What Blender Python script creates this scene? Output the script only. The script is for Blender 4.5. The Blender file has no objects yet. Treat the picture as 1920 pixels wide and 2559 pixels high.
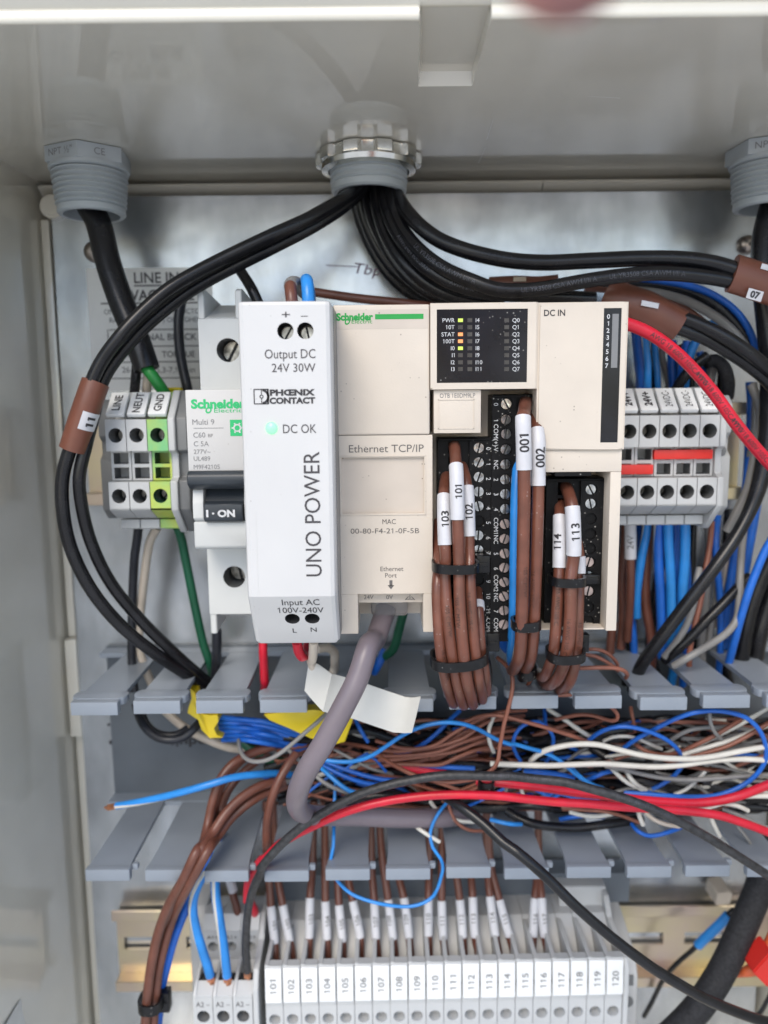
import bpy, bmesh, math, random
from mathutils import Vector, Matrix
rad = math.radians
rnd = random.Random(11)
sc = bpy.context.scene
col = sc.collection
MM = 0.001

# ------------------------------------------------------------------ camera, world, sun, exposure
# work space: millimetres, X to the side, D = distance off the mounting panel, Z up; world = (X, -D, Z) * MM
F_PX, CAM_D, PS = 1923.0, 285.0, 1.1566
_y = Vector((0, 1279.5 - 1015, -F_PX)).normalized()
_z = Vector((-0.0095, 1, 0)); _z = (_z - _y * _z.dot(_y)).normalized()
_x = _y.cross(_z)
cam_d = bpy.data.cameras.new('camera'); cam = bpy.data.objects.new('camera', cam_d); col.objects.link(cam)
sc.camera = cam
cam_d.sensor_fit = 'VERTICAL'; cam_d.sensor_height = 34.6; cam_d.lens = 34.6 * F_PX / 2559
cam_d.clip_start = 0.004; cam_d.clip_end = 400
rot = Matrix((_x, _y, _z))            # rows: world axes seen by the camera
cam.matrix_world = Matrix.Translation(Vector((0, -CAM_D * MM, 0))) @ rot.to_4x4()
cam_d.dof.use_dof = True
cam_d.dof.focus_distance = 0.208
cam_d.dof.aperture_fstop = 9.0

SUN_EL, SUN_AZ = 43, 195              # azimuth from +Y clockwise: the sun stands behind the photographer
w = bpy.data.worlds.new('World'); sc.world = w; w.use_nodes = True
nt = w.node_tree
sky = nt.nodes.new('ShaderNodeTexSky'); sky.sky_type = 'NISHITA'; sky.sun_disc = False
sky.sun_elevation = rad(SUN_EL); sky.sun_rotation = rad(SUN_AZ)
sky.dust_density = 1.0; sky.air_density = 1.0; sky.ozone_density = 1.0
bg = nt.nodes['Background']; bg.inputs['Strength'].default_value = 0.15
nt.links.new(sky.outputs[0], bg.inputs['Color'])
sl = bpy.data.lights.new('sun', 'SUN'); sl.energy = 1.25; sl.angle = rad(32); sl.color = (1.0, 0.91, 0.77)
so = bpy.data.objects.new('sun', sl); col.objects.link(so)
_sd = Vector((math.sin(rad(SUN_AZ)) * math.cos(rad(SUN_EL)), math.cos(rad(SUN_AZ)) * math.cos(rad(SUN_EL)), math.sin(rad(SUN_EL))))
so.rotation_euler = _sd.to_track_quat('Z', 'Y').to_euler()
so.location = _sd * 3
sc.view_settings.view_transform = 'Standard'
sc.view_settings.look = 'None'
sc.view_settings.exposure = 0.72
sc.view_settings.gamma = 1.0

# ------------------------------------------------------------------ helpers
def V(X, D, Z): return Vector((X, -D, Z))
_rt = rot.transposed()
def U(x, y, D):
    """the point at distance D off the panel that the photograph shows at x, y (in a 1660 px wide copy)"""
    r = rot @ Vector((x * PS - 960, 1279.5 - y * PS, -F_PX))
    k = (CAM_D - D) / r.y
    return Vector((r.x * k, -D, r.z * k))
ZOOM = {'F': (0, 0, PS), 'A1': (0, 0, 960 / 1660), 'A2': (960, 0, 960 / 1660), 'A3': (0, 600, 640 / 1660), 'A4': (100, 900, 560 / 1660),
        'A5': (560, 680, 540 / 1660), 'A6': (560, 1150, 540 / 1660), 'A7': (1060, 720, 540 / 1660), 'A8': (1060, 1080, 500 / 1580),
        'B1': (1480, 600, 440 / 1217), 'B2': (1480, 1250, 440 / 1660), 'B3': (150, 1600, 700 / 1660), 'B4': (650, 1600, 650 / 1660),
        'B5': (1250, 1650, 670 / 1660), 'B6': (200, 2100, 600 / 1660), 'B7': (650, 2150, 650 / 1660), 'B8': (1250, 2100, 670 / 1660),
        'C1': (640, 440, 640 / 1660), 'C2': (1240, 560, 680 / 1660), 'C3': (600, 1800, 660 / 1660), 'C5': (1180, 1600, 420 / 1660),
        'C6': (1540, 1700, 380 / 1660), 'C7': (440, 680, 420 / 1660), 'C8': (1560, 2200, 360 / 1660)}
def zp(key, u, v, D):
    ox, oy, s = ZOOM[key]
    return U((ox + u * s) / PS, (oy + v * s) / PS, D)
def pz(spec):
    """'A8 240,90,64 245,150,76 F 100,200,50' -> points measured on the survey sheets"""
    key, out, fresh = 'F', [], False
    for t in spec.split():
        if t in ZOOM: key, fresh = t, True
        else:
            u, v, D = (float(q) for q in t.split(','))
            p = zp(key, u, v, D)
            if fresh and out:          # sheets overlap a little: drop what would double back
                while len(out) >= 2 and (p - out[-1]).dot(out[-1] - out[-2]) <= .45 * (p - out[-1]).length * (out[-1] - out[-2]).length: out.pop()
            out.append(p); fresh = False
    return out
DIG = ['zero', 'one', 'two', 'three', 'four', 'five', 'six', 'seven', 'eight', 'nine']
def spell(n): return ' '.join(DIG[int(c)] for c in str(n))

def smooth(me, ang=35):
    for p in me.polygons: p.use_smooth = True
    if ang:
        try: me.set_sharp_from_angle(angle=rad(ang))
        except Exception: pass
def build(bm, name, mats, parent=None, loc=None, sm=35, recalc=True):
    """one mesh object from a bmesh in mm; origin at LOC (or the parent's)"""
    if recalc: bmesh.ops.recalc_face_normals(bm, faces=bm.faces[:])
    me = bpy.data.meshes.new(name); bm.to_mesh(me); bm.free()
    o0 = Vector(parent['_o']) if parent is not None else (loc if loc is not None else (me.vertices[0].co.copy() if len(me.vertices) else Vector()))
    me.transform(Matrix.Scale(MM, 4) @ Matrix.Translation(-o0))
    if sm: smooth(me, sm)
    if name == 'screw' and not isinstance(mats, list): mats = [mats, M['hole_dark']]
    for m in (mats if isinstance(mats, (list, tuple)) else [mats]): me.materials.append(m)
    ob = bpy.data.objects.new(name, me); col.objects.link(ob)
    ob['_o'] = list(o0)
    if parent is not None: ob.parent = parent
    else: ob.location = o0 * MM
    return ob
def tag(o, label, cat, group=None):
    o['label'] = label; o['category'] = cat
    if group: o['group'] = group
    return o
def thing(name, label, cat, at, group=None):
    o = bpy.data.objects.new(name, None); col.objects.link(o)
    o.empty_display_size = 0.01
    o.location = at * MM; o['_o'] = list(at)
    return tag(o, label, cat, group)
def copy_tree(o, parent=None):
    c = o.copy(); col.objects.link(c)
    if parent is not None: c.parent = parent
    for ch in [k for k in o.children]: copy_tree(ch, c)
    return c
def B(): return bmesh.new()
def box(bm, x0, x1, d0, d1, z0, z1, bev=0.0, seg=2, mat=0):
    vs = [bm.verts.new(V(x, d, z)) for x in (x0, x1) for d in (d0, d1) for z in (z0, z1)]
    fs = [bm.faces.new([vs[i] for i in q]) for q in ((0, 1, 3, 2), (4, 6, 7, 5), (0, 4, 5, 1), (2, 3, 7, 6), (0, 2, 6, 4), (1, 5, 7, 3))]
    for f in fs: f.material_index = mat
    if bev:
        es = list({e for f in fs for e in f.edges})
        bmesh.ops.bevel(bm, geom=es, offset=bev, segments=seg, affect='EDGES', profile=0.6)
    return vs
def prism(bm, prof, x0, x1, axis='X', bev=0.0, seg=1):
    """axis X: prof of (D,Z); axis D: prof of (X,Z), x0..x1 the D range; axis Z: prof of (X,D)"""
    def p(a, b, t):
        return V(t, a, b) if axis == 'X' else (V(a, t, b) if axis == 'D' else V(a, b, t))
    lo = [bm.verts.new(p(a, b, x0)) for a, b in prof]; hi = [bm.verts.new(p(a, b, x1)) for a, b in prof]
    n = len(prof); fs = [bm.faces.new(lo), bm.faces.new(hi[::-1])]
    for i in range(n):
        fs.append(bm.faces.new((lo[i], lo[(i + 1) % n], hi[(i + 1) % n], hi[i])))
    if bev:
        es = list({e for f in fs for e in f.edges})
        bmesh.ops.bevel(bm, geom=es, offset=bev, segments=seg, affect='EDGES', profile=0.6)
def obox(bm, o, r, u, w_, h, t, bev=0.0, seg=2):
    """box of width w_ along r, height h along u (centred on o), thickness t back from o"""
    n = r.cross(u)
    vs = []
    for a in (-.5, .5):
        for c in (0, -1):
            for b in (-.5, .5):
                vs.append(bm.verts.new(o + r * (a * w_) + u * (b * h) + n * (c * t)))
    fs = [bm.faces.new([vs[i] for i in q]) for q in ((0, 1, 3, 2), (4, 6, 7, 5), (0, 4, 5, 1), (2, 3, 7, 6), (0, 2, 6, 4), (1, 5, 7, 3))]
    if bev:
        es = list({e for f in fs for e in f.edges})
        bmesh.ops.bevel(bm, geom=es, offset=bev, segments=seg, affect='EDGES', profile=0.6)
XR, ZU = Vector((1, 0, 0)), Vector((0, 0, 1))
def plate(bm, x0, x1, z0, z1, D, skirt, c=None, r=0, depth=0, hole='round', hw=0, hh=0, n=20, o=None, rr=None, uu=None, im=0, cap=True):
    """front plate x0..x1 by z0..z1 at D with one recessed hole at c; sides run back by skirt.
    With o, rr, uu the plate lies in that plane instead (x, z become its own coordinates)."""
    if o is None:
        f = lambda a, b, q: V(a, D - q, b)
    else:
        nn = rr.cross(uu); f = lambda a, b, q: o + rr * a + uu * b - nn * q
    if c is None: c = ((x0 + x1) / 2, (z0 + z1) / 2)
    cx, cz = c
    if hole == 'rect':
        ang = [math.atan2(b, a) for a in (-hw, hw) for b in (-hh, hh)]
    else:
        ang = [i * 2 * math.pi / n for i in range(n)]
    ang += [math.atan2(z - cz, x - cx) for x in (x0, x1) for z in (z0, z1)]
    ang = sorted({round(a % (2 * math.pi), 5) for a in ang})
    def out(a):
        dx, dz = math.cos(a), math.sin(a); t = 1e9
        if dx > 1e-9: t = min(t, (x1 - cx) / dx)
        if dx < -1e-9: t = min(t, (x0 - cx) / dx)
        if dz > 1e-9: t = min(t, (z1 - cz) / dz)
        if dz < -1e-9: t = min(t, (z0 - cz) / dz)
        return cx + dx * t, cz + dz * t
    def inn(a):
        dx, dz = math.cos(a), math.sin(a)
        if hole == 'rect':
            t = min(hw / abs(dx) if abs(dx) > 1e-9 else 1e9, hh / abs(dz) if abs(dz) > 1e-9 else 1e9)
        else: t = r
        return cx + dx * t, cz + dz * t
    O = [bm.verts.new(f(*out(a), 0)) for a in ang]; I = [bm.verts.new(f(*inn(a), 0)) for a in ang]
    J = [bm.verts.new(f(*inn(a), depth)) for a in ang]; S = [bm.verts.new(f(*out(a), skirt)) for a in ang]
    m = len(ang)
    for i in range(m):
        k = (i + 1) % m
        bm.faces.new((O[i], O[k], I[k], I[i])); bm.faces.new((I[i], I[k], J[k], J[i])).material_index = im; bm.faces.new((O[k], O[i], S[i], S[k]))
    if cap: bm.faces.new(J[::-1]).material_index = im
def cyl(bm, o, axis, r, h, n=24, r2=None, bev=0.0):
    """cylinder from o along axis"""
    a = axis.normalized(); t = a.orthogonal().normalized(); b = a.cross(t); r2 = r if r2 is None else r2
    A = [bm.verts.new(o + (t * math.cos(i * 2 * math.pi / n) + b * math.sin(i * 2 * math.pi / n)) * r) for i in range(n)]
    C = [bm.verts.new(o + a * h + (t * math.cos(i * 2 * math.pi / n) + b * math.sin(i * 2 * math.pi / n)) * r2) for i in range(n)]
    fs = [bm.faces.new(A[::-1]), bm.faces.new(C)]
    for i in range(n): bm.faces.new((A[i], A[(i + 1) % n], C[(i + 1) % n], C[i]))
    if bev:
        bmesh.ops.bevel(bm, geom=list(fs[1].edges), offset=bev, segments=2, affect='EDGES')
def lathe(bm, o, axis, prof, n=32, ref=None):
    """prof of (r, h) along axis"""
    a = axis.normalized(); t = (ref or a.orthogonal()).normalized(); b = a.cross(t)
    rings = [[bm.verts.new(o + a * h + (t * math.cos(i * 2 * math.pi / n) + b * math.sin(i * 2 * math.pi / n)) * r) for i in range(n)] for r, h in prof]
    for p, q in zip(rings, rings[1:]):
        for i in range(n): bm.faces.new((p[i], p[(i + 1) % n], q[(i + 1) % n], q[i]))
def screw_head(bm, o, n_, r, ang, t=0.8, cross=False):
    """slotted head: two half discs with a sunk slot between them, on a lower disc"""
    n_ = n_.normalized(); e = n_.orthogonal().normalized()
    e = Matrix.Rotation(ang, 3, n_) @ e; f = n_.cross(e)
    n0 = len(bm.faces)
    cyl(bm, o - n_ * t * 1.6, n_, r, t * 1.05, 20)
    bm.faces.ensure_lookup_table()
    for q in range(n0, len(bm.faces)): bm.faces[q].material_index = 1  # lower disc gets the dark colour: shade painted into the slot
    g = r * 0.16
    for s in (1, -1):
        a0 = math.asin(g / r); pts = []
        for i in range(11):
            a = a0 + (math.pi - 2 * a0) * i / 10
            pts.append(o + e * (math.cos(a) * r) + f * (s * math.sin(a) * r))
        lo = [bm.verts.new(p - n_ * t * 0.7) for p in pts]; hi = [bm.verts.new(p) for p in pts]
        bm.faces.new(lo[::-1]); bm.faces.new(hi); m = len(pts)
        for i in range(m): bm.faces.new((lo[i], lo[(i + 1) % m], hi[(i + 1) % m], hi[i]))
    if cross: pass

# ---- text
_gc = {}
_hcap = None
def _raw(s, bold, shear):
    cu = bpy.data.curves.new('txt', 'FONT'); cu.body = s; cu.size = 1.0; cu.offset = bold; cu.resolution_u = 3; cu.shear = shear
    ob = bpy.data.objects.new('txt', cu); col.objects.link(ob)
    bpy.context.view_layer.update()
    me = bpy.data.meshes.new_from_object(ob.evaluated_get(bpy.context.evaluated_depsgraph_get()))
    vs = [(v.co.x, v.co.y) for v in me.vertices]; fs = [tuple(p.vertices) for p in me.polygons]
    bpy.data.objects.remove(ob); bpy.data.curves.remove(cu); bpy.data.meshes.remove(me)
    return vs, fs
_adv = {}
def adv(s, bold, shear):
    if (s, bold) not in _adv:
        _adv[(s, bold)] = max(x for x, _ in _raw('|' + s + '|', bold, 0)[0]) - max(x for x, _ in _raw('||', bold, 0)[0])
    return _adv[(s, bold)]
def glyphs(s, bold=0.0, shear=0.0):
    """flat print as (verts, faces) in capital heights; the figure 1 gets a flag of its own"""
    global _hcap
    k = (s, bold, shear)
    if k in _gc: return _gc[k]
    if _hcap is None: _hcap = max(y for _, y in _raw('H', 0, 0)[0])
    vs, fs, x = [], [], 0.0
    for seg in __import__('re').split('(1)', s):
        if not seg: continue
        if seg == '1':
            h = _hcap; b = bold + .0; e = .062 * h + b
            q = [[(.36 * h - e, 0), (.36 * h + e, 0), (.36 * h + e, h), (.36 * h - e * .2, h), (.36 * h - e, .86 * h)], [(.36 * h - e * .2, h), (.36 * h - e * 1.0, .86 * h), (.10 * h, .70 * h), (.10 * h, .70 * h + e * 2)]]
            for poly in q:
                fs.append(tuple(range(len(vs), len(vs) + len(poly)))); vs += [(x + a, b_) for a, b_ in poly]
            x += adv('0', bold, shear)
        else:
            v2, f2 = _raw(seg, bold, shear)
            fs += [tuple(i + len(vs) for i in f) for f in f2]; vs += [(x + a, b_) for a, b_ in v2]
            x += adv(seg, bold, shear)
    vs = [(a / _hcap, b_ / _hcap) for a, b_ in vs]
    _gc[k] = (vs, fs)
    return _gc[k]
def fine(s, bold):
    """the same, cut into small pieces so that it can bend round a wire"""
    k = (s, bold, 'fine')
    if k in _gc: return _gc[k]
    vs, fs = glyphs(s, bold); b = bmesh.new()
    q = [b.verts.new((x, y, 0)) for x, y in vs]
    for f in fs:
        try: b.faces.new([q[i] for i in f])
        except ValueError: pass
    for i in range(-1, 6):
        y = i * .2 + .1
        bmesh.ops.bisect_plane(b, geom=b.verts[:] + b.edges[:] + b.faces[:], plane_co=(0, y, 0), plane_no=(0, 1, 0))
    b.verts.index_update()
    _gc[k] = ([(v.co.x, v.co.y) for v in b.verts], [tuple(v.index for v in f.verts) for f in b.faces]); b.free()
    return _gc[k]
def put(bm, s, o, r, u, h, al='c', width=None, bold=0.0, off=0.08, mat=0, shear=0.0):
    """flat print of s on the plane o, r, u with capital height h (vertically centred on o); width fixes its length"""
    vs, fs = glyphs(s, bold, shear)
    if not vs: return
    x0 = min(a for a, _ in vs); x1 = max(a for a, _ in vs)
    sx = h if width is None else width / (x1 - x0)
    ref = {'l': x0, 'c': (x0 + x1) / 2, 'r': x1}[al]
    n = r.cross(u)
    q = [bm.verts.new(o + r * ((a - ref) * sx) + u * ((b - .5) * h) + n * off) for a, b in vs]
    for f in fs:
        try: bm.faces.new([q[i] for i in f]).material_index = mat
        except ValueError: pass
def rect(bm, o, r, u, w_, h, off=0.07, mat=0):
    n = r.cross(u)
    q = [bm.verts.new(o + r * a * w_ / 2 + u * b * h / 2 + n * off) for a, b in ((-1, -1), (1, -1), (1, 1), (-1, 1))]
    bm.faces.new(q).material_index = mat
def disc(bm, o, r, u, R_, off=0.07, n=20, r_in=0.0, mat=0, a0=0, a1=2 * math.pi):
    nn = r.cross(u); k = n if abs(a1 - a0 - 2 * math.pi) < 1e-6 else n + 1
    P = [bm.verts.new(o + nn * off + (r * math.cos(a0 + (a1 - a0) * i / n) + u * math.sin(a0 + (a1 - a0) * i / n)) * R_) for i in range(k)]
    if r_in:
        Q = [bm.verts.new(o + nn * off + (r * math.cos(a0 + (a1 - a0) * i / n) + u * math.sin(a0 + (a1 - a0) * i / n)) * r_in) for i in range(k)]
        for i in range(n): bm.faces.new((P[i], P[(i + 1) % k], Q[(i + 1) % k], Q[i])).material_index = mat
    else: bm.faces.new(P).material_index = mat

# ---- wires
class Path:
    def __init__(self, pts, step=1.6):
        P = [pts[0] * 2 - pts[1]] + list(pts) + [pts[-1] * 2 - pts[-2]]
        self.p, self.knot = [], [0]
        for i in range(1, len(P) - 2):
            a, b, c, d = P[i - 1:i + 3]
            # centripetal Catmull-Rom
            t0 = 0; t1 = t0 + max((b - a).length, 1e-4) ** .5; t2 = t1 + max((c - b).length, 1e-4) ** .5; t3 = t2 + max((d - c).length, 1e-4) ** .5
            n = max(2, int((c - b).length / step))
            for k in range(n):
                t = t1 + (t2 - t1) * k / n
                A1 = a * ((t1 - t) / (t1 - t0)) + b * ((t - t0) / (t1 - t0)); A2 = b * ((t2 - t) / (t2 - t1)) + c * ((t - t1) / (t2 - t1))
                A3 = c * ((t3 - t) / (t3 - t2)) + d * ((t - t2) / (t3 - t2))
                B1 = A1 * ((t2 - t) / (t2 - t0)) + A2 * ((t - t0) / (t2 - t0)); B2 = A2 * ((t3 - t) / (t3 - t1)) + A3 * ((t - t1) / (t3 - t1))
                self.p.append(B1 * ((t2 - t) / (t2 - t1)) + B2 * ((t - t1) / (t2 - t1)))
            self.knot.append(len(self.p))
        self.p.append(pts[-1].copy())
        self.s = [0.0]
        for a, b in zip(self.p, self.p[1:]): self.s.append(self.s[-1] + (b - a).length)
        self.L = self.s[-1]
    def at(self, s):
        s = min(max(s, 0), self.L); lo, hi = 0, len(self.s) - 1
        while hi - lo > 1:
            m = (lo + hi) // 2
            if self.s[m] <= s: lo = m
            else: hi = m
        d = self.s[hi] - self.s[lo]; t = (s - self.s[lo]) / d if d else 0
        return self.p[lo].lerp(self.p[hi], t), (self.p[hi] - self.p[lo]).normalized()
    def near_z(self, z0, first=True):
        """arc length where the path comes nearest to point z0"""
        return self.s[min(range(len(self.p)), key=lambda i: (self.p[i] - z0).length)]
    def cut(self, s0, s1):
        q = Path.__new__(Path)
        q.p = [self.at(s0)[0]] + [p for p, s in zip(self.p, self.s) if s0 + .2 < s < s1 - .2] + [self.at(s1)[0]]
        q.s = [0.0]
        for a, b in zip(q.p, q.p[1:]): q.s.append(q.s[-1] + (b - a).length)
        q.L = q.s[-1]; q.knot = []
        return q
def tube(bm, path, r, n=10, stripe=0.0, flat=None, mat=0, phase=0.0):
    """tube along a Path; stripe = twist per mm of a second-colour band; flat = (vector, factor) squash"""
    P = path.p; rings = []
    t = (P[1] - P[0]).normalized(); u = t.orthogonal().normalized()
    for i, p in enumerate(P):
        t2 = (P[min(i + 1, len(P) - 1)] - P[max(i - 1, 0)]).normalized()
        if t.cross(t2).length > 1e-6: u = Matrix.Rotation(t.angle(t2), 3, t.cross(t2).normalized()) @ u
        u = (u - t2 * u.dot(t2)).normalized(); t = t2; b = t.cross(u)
        rr = r(path.s[i] / path.L) if callable(r) else r
        ring = []
        for k in range(n):
            a = k * 2 * math.pi / n + 2 * math.pi * (phase + stripe * path.s[i])
            o = (u * math.cos(a) + b * math.sin(a)) * rr
            if flat: o = o + flat[0] * (o.dot(flat[0]) * (flat[1] - 1))
            ring.append(bm.verts.new(p + o))
        rings.append(ring)
    for j, (A, C) in enumerate(zip(rings, rings[1:])):
        for k in range(n):
            f = bm.faces.new((A[k], A[(k + 1) % n], C[(k + 1) % n], C[k])); f.material_index = mat
            if stripe and k < max(1, round(n * .13)): f.material_index = 1
    bm.faces.new(rings[0][::-1]).material_index = mat; bm.faces.new(rings[-1]).material_index = mat
CAMP = V(0, CAM_D, 0)
def patch(bm, path, s0, s1, r, a0, a1, n=8, m=6):
    """a label bent round part of a wire; angles measured from the side turned to the front"""
    g = []
    for i in range(m + 1):
        p, t = path.at(s0 + (s1 - s0) * i / m)
        nn = CAMP - p; nn = (nn - t * nn.dot(t)).normalized(); bb = nn.cross(t)
        g.append([bm.verts.new(p + (nn * math.cos(a0 + (a1 - a0) * k / n) + bb * math.sin(a0 + (a1 - a0) * k / n)) * r) for k in range(n + 1)])
    for A, C in zip(g, g[1:]):
        for k in range(n): bm.faces.new((A[k], A[k + 1], C[k + 1], C[k]))
def text_on(bm, path, s, s_mid, h, r, rev=False, bold=0.0, width=None, turn=0.0):
    """print that runs along a wire on the side turned to the front; rev: reads against the path's direction"""
    vs, fs = fine(s, bold)
    if not vs: return
    x0 = min(a for a, _ in vs); x1 = max(a for a, _ in vs)
    sx = h if width is None else width / (x1 - x0); sg = -1 if rev else 1
    q = []
    for a, b in vs:
        p, t = path.at(s_mid + sg * (a - (x0 + x1) / 2) * sx)
        n = V(0, CAM_D, 20) - p; n = (n - t * n.dot(t)).normalized()
        bb = n.cross(t * sg); an = (b - .5) * h / r + turn
        q.append(bm.verts.new(p + (n * math.cos(an) + bb * math.sin(an)) * (r + .06)))
    for f in fs:
        try: bm.faces.new([q[i] for i in f])
        except ValueError: pass
def wire(name, label, cat, pts, r, m, group=None, n=10, stripe=0.0, flat=None, printed=None, tip=None, phase=0.0):
    path = pts if isinstance(pts, Path) else Path(pz(pts) if isinstance(pts, str) else pts)
    bm = B(); tube(bm, path, r, n, stripe, flat, phase=phase)
    o = tag(build(bm, name, m, loc=path.p[0], sm=60), label, cat, group)
    o_path[o.name] = path
    if printed:
        s, h, at, mm, rev = printed
        bm = B()
        for a in at: text_on(bm, path, s, a * path.L, h, r, rev, 0.0)
        build(bm, 'lettering', mm, o, sm=0, recalc=False)
    if tip:
        bm = B(); e, t = path.at(path.L if tip[0] > 0 else 0)
        tt = t if tip[0] > 0 else -t
        for k in range(7):
            a = k * 2 * math.pi / 7; sd = t.orthogonal().normalized(); s2 = t.cross(sd)
            of = (sd * math.cos(a) + s2 * math.sin(a)) * r * .48 if k else Vector()
            cyl(bm, e + of * 1.1 - tt * .4, tt + of * .04, r * .36, tip[1] * rnd.uniform(.85, 1.1), 8)
        build(bm, 'copper_strand', tip[2], o)
    return o
o_path = {}
def sleeve(o, s0, s1, r, m, txt=None, h=1.6, rev=True, tm=None, name='sleeve', turn=0.0, bold=0.02, flat=None, width=None):
    path = o_path[o.name]; bm = B(); tube(bm, path.cut(s0, s1), r, 14, flat=flat)
    sl_ = build(bm, name, m, o, sm=50)
    if txt:
        bm = B(); text_on(bm, path, txt, (s0 + s1) / 2, h, r, rev, bold, width, turn)
        build(bm, 'lettering', tm, sl_, sm=0, recalc=False)
    return sl_

# ------------------------------------------------------------------ materials
def mat(name, rgb, rough=0.5, metal=0.0, var=0.06, vs=60, bump=0.0, bs=900, specks=0.0, coat=0.0, spec=0.5, dirt=0.0, emit=None, alpha_trans=0.0, var2=None, stretch=None):
    m = bpy.data.materials.new(name); m.use_nodes = True; t = m.node_tree; b = t.nodes['Principled BSDF']
    L, N = t.links.new, t.nodes.new
    b.inputs['Base Color'].default_value = (*rgb, 1); b.inputs['Roughness'].default_value = rough; b.inputs['Metallic'].default_value = metal
    b.inputs['Specular IOR Level'].default_value = spec
    tc = N('ShaderNodeTexCoord'); vec = tc.outputs['Object']
    if stretch:
        mp = N('ShaderNodeMapping'); mp.inputs['Scale'].default_value = stretch; L(vec, mp.inputs['Vector']); vec = mp.outputs[0]
    no = N('ShaderNodeTexNoise'); no.inputs['Scale'].default_value = vs; no.inputs['Detail'].default_value = 5; L(vec, no.inputs['Vector'])
    mx = N('ShaderNodeMix'); mx.data_type = 'RGBA'
    d = var2 or tuple(c * (1 - 2.2 * var) for c in rgb)
    mx.inputs[6].default_value = (*d, 1); mx.inputs[7].default_value = (*tuple(min(1, c * (1 + var)) for c in rgb), 1)
    rp = N('ShaderNodeMapRange'); rp.inputs[1].default_value = .3; rp.inputs[2].default_value = .7
    L(no.outputs['Fac'], rp.inputs[0]); L(rp.outputs[0], mx.inputs[0]); out = mx.outputs[2]
    if dirt:
        n3 = N('ShaderNodeTexVoronoi'); n3.inputs['Scale'].default_value = 430; L(tc.outputs['Object'], n3.inputs['Vector'])
        r3 = N('ShaderNodeMapRange'); r3.inputs[1].default_value = .07; r3.inputs[2].default_value = .11; r3.inputs[3].default_value = 1; r3.inputs[4].default_value = 0
        n4 = N('ShaderNodeTexNoise'); n4.inputs['Scale'].default_value = 90; L(tc.outputs['Object'], n4.inputs['Vector'])
        r4 = N('ShaderNodeMapRange'); r4.inputs[1].default_value = .52; r4.inputs[2].default_value = .62; r4.inputs[4].default_value = dirt
        mu = N('ShaderNodeMath'); mu.operation = 'MULTIPLY'
        L(n3.outputs['Distance'], r3.inputs[0]); L(n4.outputs['Fac'], r4.inputs[0]); L(r3.outputs[0], mu.inputs[0]); L(r4.outputs[0], mu.inputs[1])
        m2 = N('ShaderNodeMix'); m2.data_type = 'RGBA'; L(out, m2.inputs[6]); m2.inputs[7].default_value = (.12, .09, .07, 1); L(mu.outputs[0], m2.inputs[0]); out = m2.outputs[2]
    if specks:
        n3 = N('ShaderNodeTexVoronoi'); n3.inputs['Scale'].default_value = 750; L(tc.outputs['Object'], n3.inputs['Vector'])
        r3 = N('ShaderNodeMapRange'); r3.inputs[1].default_value = .12; r3.inputs[2].default_value = .2; r3.inputs[3].default_value = 1; r3.inputs[4].default_value = 0
        n4 = N('ShaderNodeTexNoise'); n4.inputs['Scale'].default_value = 140; L(tc.outputs['Object'], n4.inputs['Vector'])
        r4 = N('ShaderNodeMapRange'); r4.inputs[1].default_value = .5; r4.inputs[2].default_value = .66; r4.inputs[4].default_value = specks
        mu = N('ShaderNodeMath'); mu.operation = 'MULTIPLY'
        L(n3.outputs['Distance'], r3.inputs[0]); L(n4.outputs['Fac'], r4.inputs[0]); L(r3.outputs[0], mu.inputs[0]); L(r4.outputs[0], mu.inputs[1])
        m2 = N('ShaderNodeMix'); m2.data_type = 'RGBA'; L(out, m2.inputs[6]); m2.inputs[7].default_value = (.62, .6, .56, 1); L(mu.outputs[0], m2.inputs[0]); out = m2.outputs[2]
    L(out, b.inputs['Base Color'])
    if bump:
        n2 = N('ShaderNodeTexNoise'); n2.inputs['Scale'].default_value = bs; n2.inputs['Detail'].default_value = 3; L(tc.outputs['Object'], n2.inputs['Vector'])
        bp = N('ShaderNodeBump'); bp.inputs['Strength'].default_value = bump; bp.inputs['Distance'].default_value = .0002 if bs > 100 else .004
        L(n2.outputs['Fac'], bp.inputs['Height']); L(bp.outputs[0], b.inputs['Normal'])
    if coat: b.inputs['Coat Weight'].default_value = coat; b.inputs['Coat Roughness'].default_value = .12
    if emit: b.inputs['Emission Color'].default_value = (*emit[:3], 1); b.inputs['Emission Strength'].default_value = emit[3]
    if alpha_trans: b.inputs['Transmission Weight'].default_value = alpha_trans
    return m
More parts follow.
